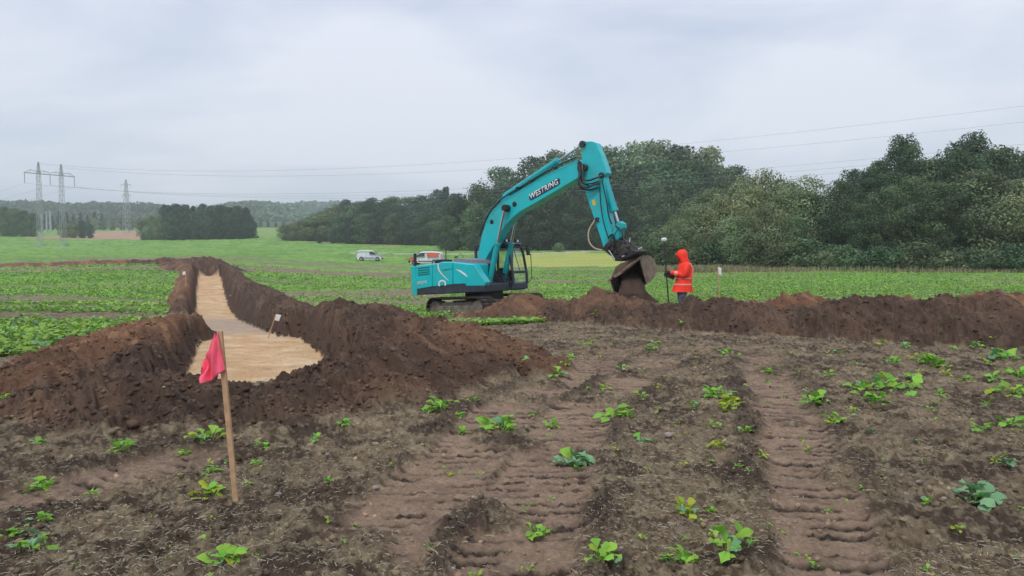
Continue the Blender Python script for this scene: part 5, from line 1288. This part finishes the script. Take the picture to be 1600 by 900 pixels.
m = MB(); m.loft([ell(.13, 0, 1.655, .004, .006, 8), ell(.142, 0, 1.635, .012, .012, 8), ell(.146, 0, 1.618, .018, .016, 8), ell(.128, 0, 1.606, .01, .014, 8)]); m.build('nose', M_skin, per, smooth=True)
for s in (-1, 1):
    m = MB(); m.lathe([(.002, -.012), (.011, 0), (.002, .012)], (.127, s * .034, 1.648), 8); m.build('eye', M_black, per, smooth=True)
m = MB(); m.tube([(.118, -.025, 1.582), (.128, 0, 1.583), (.118, .025, 1.582)], .006, 6); m.build('mouth', mat('lips', (.42, .16, .13)), per)
# surveying pole
dq = 18.98
b0 = at(1046, 470, dq); pxx = b0.x; gp = gz(pxx, dq)
top = at(1037.5, 377, dq); tp_ = at(1041, 424, dq); dirp = (top - tp_); dirp.y = 0
base = top + (tp_ - top) * ((top.z - gp) / (top.z - tp_.z)); base.y = dq
gp_ = empty('surveying_pole', base); tag(gp_, 'dark surveying pole with a white receiver dome held by the person in the orange-red coat', 'surveying pole')
Tt = top - base
m = MB(); m.tube([(0, 0, 0), Tt * .03, Tt], [.004, .018, .016], 8); m.build('pole', M_black, gp_, smooth=True)
m = MB(); m.lathe([(.02, -.07), (.03, -.05), (.065, -.04), (.078, -.01), (.072, .02), (.045, .038), (.01, .042)], Tt + Vector((0, 0, .05)), 18); m.build('receiver_dome', M_white, gp_, smooth=True)
hz_ = 1.6 - (431 - HOR) * dq / F - base.z; hp_ = Tt * (hz_ / Tt.z)
m = MB(); m.box(hp_ + Vector((.11, -.03, -.01)), (.20, .03, .13), Matrix.Rotation(R(22), 3, 'Y')); m.build('handheld_controller', M_glove, gp_, bevel=.01)
m = MB(); m.tube([hp_ + Vector((-.07, 0, .04)), hp_, hp_ + Vector((.1, -.01, -.02))], .018, 6); m.lathe([(.03, -.04), (.03, .04)], hp_, 10); m.build('pole_clamp', M_glove, gp_)

# ------------------------------------------------------------------ vans
def van(px0_, px1_, top_py, d, face, label, liveried):
    cxp = (px0_ + px1_) / 2; x, y = xd(cxp, d); z = gz(x, y); Lr = (px1_ - px0_) / F * d; s = Lr / 4.62
    rt = empty('van', (x, y, z), (0, 0, R(6) if face > 0 else R(172))); rt.scale = (s, s, s); tag(rt, label, 'van')
    prof = [(-2.28, .38), (-2.31, .9), (-2.24, 1.62), (-2.12, 1.78), (-1.0, 1.86), (.35, 1.84), (.68, 1.76), (1.05, 1.48), (1.42, 1.17), (2.02, 1.04), (2.24, .86), (2.31, .55), (2.27, .30), (-2.2, .28)]
    m = MB(); rings = []
    for yy, zs, xs in ((-.70, 1, .985), (-.84, .97, 1), (-.90, .93, 1), (.90, .93, 1), (.84, .97, 1), (.70, 1, .985)):
        rings.append([Vector((a * xs, yy * (1 - .13 * max(0, (b - 1.0))), b if b < .9 else .9 + (b - .9) * (1 - (1 - zs) * 2.2))) for a, b in prof])
    m.loft(rings); m.build('body', M_vanwhite, rt, smooth=True)
    for sd in (-1, 1):
        yy = sd * .865
        m = MB(); q = [(.02, 1.16), (.06, 1.62), (.60, 1.60), (1.20, 1.17)]; m.prism([(a, yy * (1 - .13 * max(0, b - 1.0)) * 1.035, b) for a, b in q], [(a, yy * .9, b) for a, b in q]); m.build('side_window', M_vglass, rt)
        m = MB(); m.box((-.1, yy * 1.045, .50), (2.1, .02, .14)); m.build('side_trim', M_black, rt)
        for zz in (-.55,):
            m = MB(); m.box((zz, yy * 1.042, 1.05), (.02, .012, 1.2)); m.build('door_seam', M_black, rt)
        for xx in (1.42, -1.38):
            m = MB(); MM = Matrix.Rotation(R(90), 3, 'X'); m.lathe([(.36, -.02), (.37, 0), (.36, .02)], (xx, sd * .9, .36), 18, MM); m.build('wheel_arch', M_black, rt)
            m = MB(); m.lathe([(.2, -.1), (.32, -.1), (.33, .08), (.2, .1)], (xx, sd * .87, .32), 18, MM); wq = m.build('wheel', M_rubber, rt, smooth=True)
            m = MB(); m.lathe([(.02, -.02), (.2, -.02), (.2, .02), (.02, .02)], (xx, sd * .965, .32), 14, MM); m.build('rim', M_steel, wq)
        m = MB(); m.box((2.12, sd * .68, .86), (.24, .3, .17)); m.build('headlight', M_steel, rt, bevel=.03)
        m = MB(); m.box((-2.29, sd * .80, 1.1), (.06, .12, .5)); m.build('tail_light', M_red, rt)
        m = MB(); m.box((.98, sd * 1.0, 1.22), (.12, .2, .2)); m.build('wing_mirror', M_black, rt, bevel=.03)
    m = MB(); m.prism([(.72, -.70, 1.755), (1.38, -.78, 1.22), (1.40, -.78, 1.235), (.75, -.70, 1.775)], [(.72, .70, 1.755), (1.38, .78, 1.22), (1.40, .78, 1.235), (.75, .70, 1.775)]); m.build('windscreen', M_vglass, rt)
    m = MB(); m.box((2.22, 0, .42), (.24, 1.7, .26)); m.build('front_bumper', M_black, rt, bevel=.04)
    m = MB(); m.box((-2.27, 0, .42), (.14, 1.7, .22)); m.build('rear_bumper', M_black, rt, bevel=.03)
    if liveried:
        for sd in (-1, 1):
            m = MB(); q = [(-2.0, 1.1), (-1.9, 1.62), (-.7, 1.66), (-.3, 1.45), (-.35, 1.12)]; m.prism([(a, sd * .865 * (1 - .13 * (b - 1)) * 1.04, b) for a, b in q], [(a, sd * .80, b) for a, b in q]); m.build('red_side_panel', M_red, rt)
            m = MB(); q = [(1.3, .62), (1.3, .95), (2.05, .98), (2.22, .8), (2.28, .6)]; m.prism([(a, sd * .905, b) for a, b in q], [(a, sd * .8, b) for a, b in q]); m.build('red_wing_panel', M_red, rt)
        m = MB(); m.prism([(1.5, -.6, 1.16), (2.05, -.6, 1.045), (2.05, -.6, 1.055), (1.5, -.6, 1.175)], [(1.5, .6, 1.16), (2.05, .6, 1.045), (2.05, .6, 1.055), (1.5, .6, 1.175)]); m.build('red_bonnet_panel', M_red, rt)
    return rt
van(557.5, 598, 395.5, 133, 1, 'small white panel van parked alone in the green field, facing right', False)
van(640, 692, 394, 112, -1, 'white van with red panels parked facing left behind the excavator', True)

# ------------------------------------------------------------------ marker stakes and flags
def grid_cloth(mb, A, B, C_, D, nu=14, nv=14, amp=.03, ph=0.):
    vs = []
    for i in range(nu + 1):
        s = i / nu
        for j in range(nv + 1):
            t = j / nv; p = A.lerp(B, t).lerp(D.lerp(C_, t), s)
            y_ = amp * s ** .6 * (math.sin(s * 9 + t * 2.5 + ph) + .5 * math.sin(s * 17 - t * 4 + ph)) ; x_ = amp * .35 * s * math.sin(t * 6 + ph)
            vs.append(p + Vector((x_, y_, amp * .4 * s * math.sin(s * 8))))
    return mb.add(vs, [(i * (nv + 1) + j, (i + 1) * (nv + 1) + j, (i + 1) * (nv + 1) + j + 1, i * (nv + 1) + j + 1) for i in range(nu) for j in range(nv)])
fb = hitg(370, 785); d = fb.y
gzf = gz(fb.x, fb.y, True)
fl = empty('marker_flag', (fb.x, fb.y, gzf)); tag(fl, 'pink-red cloth flag on a pale wooden stake in the foreground', 'marker flag')
loc = lambda px, py, dd=0: at(px, py, d + dd) - Vector((fb.x, fb.y, gzf))
tv = loc(343.5, 517); m = MB(); b_ = Vector((0, 0, -.08)); dr = (tv).normalized(); sx_ = Vector((1, 0, 0)) * .0165; sy_ = Vector((0, 1, 0)) * .012
m.prism([b_ - sx_ - sy_, b_ + sx_ - sy_, b_ + sx_ + sy_, b_ - sx_ + sy_], [tv - sx_ - sy_, tv + sx_ - sy_, tv + sx_ + sy_, tv - sx_ + sy_]); m.build('stake', M_wood, fl, bevel=.002)
m = MB(); grid_cloth(m, loc(340, 518.5, -.02), loc(352.5, 579, -.02), loc(316, 602, -.05), loc(315, 571, .0), amp=.034, nu=24, nv=18)
c_ = m.build('flag_cloth', M_flag, fl, smooth=True); s_ = c_.modifiers.new('s', 'SOLIDIFY'); s_.thickness = .0015
m = MB(); grid_cloth(m, loc(336, 520, .01), loc(346, 576, .03), loc(314.5, 596, .05), loc(318, 566, .05), amp=.014, nu=14, nv=12, ph=1.5)
c_ = m.build('flag_fold', M_flag, fl, smooth=True); s_ = c_.modifiers.new('s', 'SOLIDIFY'); s_.thickness = .0015
def small_flag(bx, by, tx, ty, d, fw, fh, side, label, rad=.012, name='marker_flag', cat='marker flag'):
    b = at(bx, by, d); z = gz(b.x, d, True); o = empty(name, (b.x, d, z)); tag(o, label, cat, 'white marker flags')
    t = at(tx, ty, d) - Vector((b.x, d, z)); m = MB(); m.tube([(0, 0, -.1), t], rad, 6); m.build('stake', M_wood, o)
    if fw:
        k = d / F; A = t; B = t - Vector((0, 0, fh * k)) + Vector(((bx - tx) / (by - ty) * fh * k, 0, 0)); m = MB()
        grid_cloth(m, A, B, B + Vector((side * fw * k, .02, -.25 * fh * k)), A + Vector((side * fw * k, .02, -.15 * fh * k)), 6, 6, .03 * k * fw)
        c = m.build('flag_cloth', M_wflag, o, smooth=True); s = c.modifiers.new('s', 'SOLIDIFY'); s.thickness = .002
small_flag(417, 528, 431, 491, 18.6, 8, 9, 1, 'small white flag on a slanting stake at the corner where the trench widens')
small_flag(1125, 476, 1121.5, 417, 17.2, 6, 12, 1, 'small white flag on an upright stake on the bank right of the person')
small_flag(290.5, 450, 290, 424, 40, 5, 5, -1, 'white-topped stake on the bank left of the narrow trench', .02)
small_flag(417, 408, 417, 390, 75, 0, 0, 1, 'thin bare stake standing far off in the green field right of the trench end', .022, 'marker_stake', 'stake')
small_flag(516, 455, 516, 432, 46, 0, 0, 1, 'thin bare stake in the green field left of the excavator', .015, 'marker_stake', 'stake')
p = hitg(361, 468)
for px, py, lb, w_ in ((361, 467, 'pale stone lying on the inner slope of the narrow trench bank', 5), (252, 692 - 0, None, 7), (250, 690, None, 5), (253.0, 692, None, 6)):
    if lb:
        o = link('stone', stone_me[1]); p = hitg(px, py); s = w_ / F * p.y / 2.2; o.scale = (s, s, s); o.location = (p.x, p.y, gz(p.x, p.y, True) + s * .3); tag(o, lb, 'stone', 'stones on the bare soil')

# ------------------------------------------------------------------ seedlings on the bare soil
def leaf_mesh(seed, lob):
    rg = random.Random(seed); rows = 9; vs = []; fs = []
    wds = [.016, .014, .016, .12, .17, .27, .30, .22, .07]
    for i in range(rows):
        t = i / (rows - 1); w_ = wds[i] * (1 + lob * rg.uniform(-.6, .35) * (i > 2)); z = .62 * t - .55 * t ** 2.3 + .02 * math.sin(i * 2.2)
        yy = t * (1 if i > 2 else 1)
        cr = .10 * (i > 2)
        vs += [(-w_, yy + rg.uniform(-.03, .03) * (i > 2), z + cr * rg.uniform(.2, 1)), (-w_ * .5, yy + .02, z + cr * .7), (0, yy, z), (w_ * .5, yy + .02, z + cr * .7), (w_, yy + rg.uniform(-.03, .03) * (i > 2), z + cr * rg.uniform(.2, 1))]
        if i:
            a = (i - 1) * 5
            for k in range(4): fs.append((a + k, a + k + 1, a + k + 6, a + k + 5))
    me = bpy.data.meshes.new('leaf'); me.from_pydata(vs, [], fs); me.shade_smooth(); return me
LMS = []
for mt_ in (M_seed, M_seed, M_seedb, M_seedy):
    for sd in range(3):
        q_ = leaf_mesh(sd * 7 + len(LMS), .55); q_.materials.append(mt_); LMS.append(q_)
SEED = [
 (350, 888, 62, 'broad two-leaved green seedling at the bottom left, below the flag stake'), (53, 868, 58, 'pale bluish green seedling in the bottom left corner'), (20, 838, 48, 0), (193, 709, 46, 'bright green seedling at the foot of the heap, beside a brownish stone'), (58, 702, 30, 0), (289, 707, 24, 0), (325, 697, 52, 'straggly green seedling just left of the stake at the foot of the bank'), (329, 742, 36, 0), (322, 780, 56, 'spreading yellow-green seedling left of the foot of the flag stake'), (329, 808, 15, 1), (147, 780, 22, 0), (62, 760, 46, 0), (67, 822, 34, 0), (113, 888, 20, 0), (397, 728, 22, 0), (18, 652, 20, 0), (10, 622, 26, 0),
 (411, 700, 30, 'upright green seedling just right of the flag stake at the foot of the bank'), (438, 708, 18, 0), (490, 695, 32, 'green seedling alone on the soil below the middle of the front bank'), (537, 673, 26, 0), (403, 730, 20, 0), (667, 648, 30, 0), (690, 645, 42, 'bright green clump where the track lanes leave the big heap'), (718, 655, 30, 0), (738, 633, 24, 'small seedling highest up at the foot of the big heap'), (722, 674, 34, 0), (775, 670, 62, 'long low green seedling lying across the top of the middle track lane'), (670, 853, 20, 'tiny green seedling between the two middle track lanes near the bottom'), (745, 895, 28, 0),
 (833, 650, 18, 0), (865, 663, 30, 0), (965, 656, 52, 'bushy green seedling in the centre of the field right of the track lanes'), (1000, 630, 25, 0), (942, 607, 26, 0), (1030, 647, 18, 0), (1006, 692, 34, 'green and bluish seedling beside a pinkish stone in mid-field'), (903, 722, 64, 'wide bluish green seedling beside the pale patch in mid-field'), (818, 798, 16, 0), (840, 830, 44, 'green seedling at the right rim of the middle track lane near the bottom'), (945, 893, 66, 'large green seedling at the bottom edge, left of two others'), (1072, 806, 46, 'yellow-green seedling in front of the middle of the bottom row'), (1095, 820, 16, 0), (1060, 885, 56, 'tall ragged green seedling at the bottom, middle of three'), (1140, 872, 74, 'largest leafy green seedling near the bottom, right of two others'), (1082, 641, 24, 0), (1118, 625, 42, 0), (1142, 642, 42, 'dense green clump of seedlings behind the upright yellow-green one'), (1113, 667, 28, 0), (1120, 703, 36, 'upright yellow-green seedling with stacked leaves right of mid-field'), (1165, 682, 30, 0), (1153, 738, 26, 0), (1168, 748, 15, 0), (1190, 722, 26, 1), (1090, 722, 13, 1),
 (1278, 635, 44, 'low round green seedling in the upper part of the right track lane'), (1360, 630, 46, 'bright green seedling right of the track lane at the edge of the leafy patch'), (1400, 612, 60, 0), (1307, 665, 36, 'flat green seedling lying across the right track lane'), (1360, 680, 22, 'single small bluish seedling right of the track lane'), (1263, 703, 20, 1), (1255, 685, 14, 0), (1380, 728, 15, 1), (1467, 620, 30, 0), (1540, 635, 30, 0), (1580, 620, 50, 0), (1533, 680, 38, 0), (1573, 668, 36, 'bright green seedling near the right edge above a yellowish one'), (1573, 735, 38, 'greyish green seedling at the right edge in dry roots'), (1527, 790, 72, 'large seedling with broad bluish leaves on long stalks near the right edge'), (1447, 788, 26, 0), (1497, 835, 24, 1), (1447, 897, 22, 'small bright seedling cut by the bottom edge in the right track lane'), (1270, 873, 26, 0), (1247, 863, 18, 0),
 (870, 585, 34, 0), (822, 575, 20, 0), (1025, 540, 22, 0), (1200, 585, 26, 0), (1395, 575, 38, 0), (1450, 575, 42, 0), (1298, 553, 16, 0), (1490, 548, 18, 0), (1525, 546, 28, 0), (1570, 565, 46, 0), (1345, 612, 40, 0), (1415, 545, 20, 0), (1590, 590, 40, 0), (885, 572, 20, 0), (1065, 515, 18, 0), (1103, 555, 14, 1), (1180, 640, 14, 1), (1245, 590, 14, 0), (1310, 600, 16, 1), (1375, 590, 20, 1), (1510, 600, 26, 0), (1555, 600, 36, 0), (1560, 555, 34, 0), (1590, 620, 30, 0), (940, 560, 14, 1), (1225, 620, 12, 1), (560, 640, 0, 0), (1430, 600, 34, 0), (1480, 590, 22, 1), (1335, 570, 14, 0), (1465, 575, 30, 0), (1545, 575, 24, 1), (1600, 665, 34, 0), (930, 495, 14, 0), (1330, 655, 14, 1),
]
_r = random.Random(5)
for _k in range(130):
    SEED.append((_r.uniform(850, 1600) if _k % 4 else _r.uniform(20, 850), 530 + 340 * _r.random() ** 1.3 if _k % 4 else _r.uniform(715, 890), _r.uniform(9, 22), int(_r.random() < .4)))

rs = random.Random(11)
def small_label(px, py, wd):
    sz_ = 'tiny' if wd < 17 else 'small' if wd < 30 else 'medium'
    row = 'near the long bank' if py < 590 else 'in upper mid-field' if py < 660 else 'in lower mid-field' if py < 760 else 'near the bottom'
    cl = 'left of the flag stake' if px < 350 else 'between stake and track lane' if px < 620 else 'on the central track lanes' if px < 900 else 'right of the central lanes' if px < 1060 else 'left of the right lane' if px < 1210 else 'in the right track lane' if px < 1340 else 'right of the right lane' if px < 1480 else 'towards the right edge'
    return sz_ + ' green seedling ' + cl + ', ' + row
for i, (px, py, wd, lb) in enumerate(SEED):
    if not wd: continue
    p = hitg(px, py); z = gz(p.x, p.y, True); S_ = 1.12 * wd / F * p.y
    o = empty('seedling', (p.x, p.y, z)); big = isinstance(lb, str)
    tag(o, lb if big else ('tiny yellowish seedling alone on the bare soil' if lb == 1 else small_label(px, py, wd)), 'seedling', 'seedlings on the bare brown soil')
    tone = 9 if (lb == 1 or (big and 'yellow-green' in lb)) else 6 if (big and ('bluish' in lb or 'greyish' in lb)) else 0
    nl = 5 if wd < 20 else rs.randint(9, 13) if wd < 40 else rs.randint(15, 22)
    a0 = rs.uniform(0, 6.28); sprd = .34 if wd >= 40 else .18
    for k in range(nl):
        tt = tone if rs.random() < .72 else rs.choice([0, 6, 9, 0])
        l_ = link('leaf', LMS[tt + rs.randint(0, 2)], None, o)
        ls = S_ * rs.uniform(.25, .50) * (1.1 if nl < 7 else 1)
        a = a0 + k * 2.4 + rs.uniform(-.4, .4)
        l_.rotation_euler = (rs.uniform(-.35, .95), rs.uniform(-.45, .45), a)
        off = S_ * sprd * rs.random() ** .5; b = rs.uniform(0, 6.28)
        l_.location = (off * math.cos(b), off * math.sin(b) * 1.2, -.004 + S_ * .05 * rs.random())
        l_.scale = (ls * rs.uniform(.8, 1.25), ls, ls * rs.uniform(.7, 1.4))

# ------------------------------------------------------------------ haze
hb = MB(); hb.box((0, 0, 56), (4000, 4000, 118)); ho_ = hb.mesh('haze')
hm = bpy.data.materials.new('haze'); hm.use_nodes = True; t = hm.node_tree; t.nodes.clear()
oo = t.nodes.new('ShaderNodeOutputMaterial'); pv = t.nodes.new('ShaderNodeVolumePrincipled'); pv.inputs['Color'].default_value = (.90, .95, 1, 1); pv.inputs['Density'].default_value = .00045; pv.inputs['Anisotropy'].default_value = .2
t.links.new(pv.outputs[0], oo.inputs['Volume']); hz_o = link('haze', ho_, hm); tag(hz_o, kind='stuff', label='thin bluish haze filling the air over the fields', cat='haze')
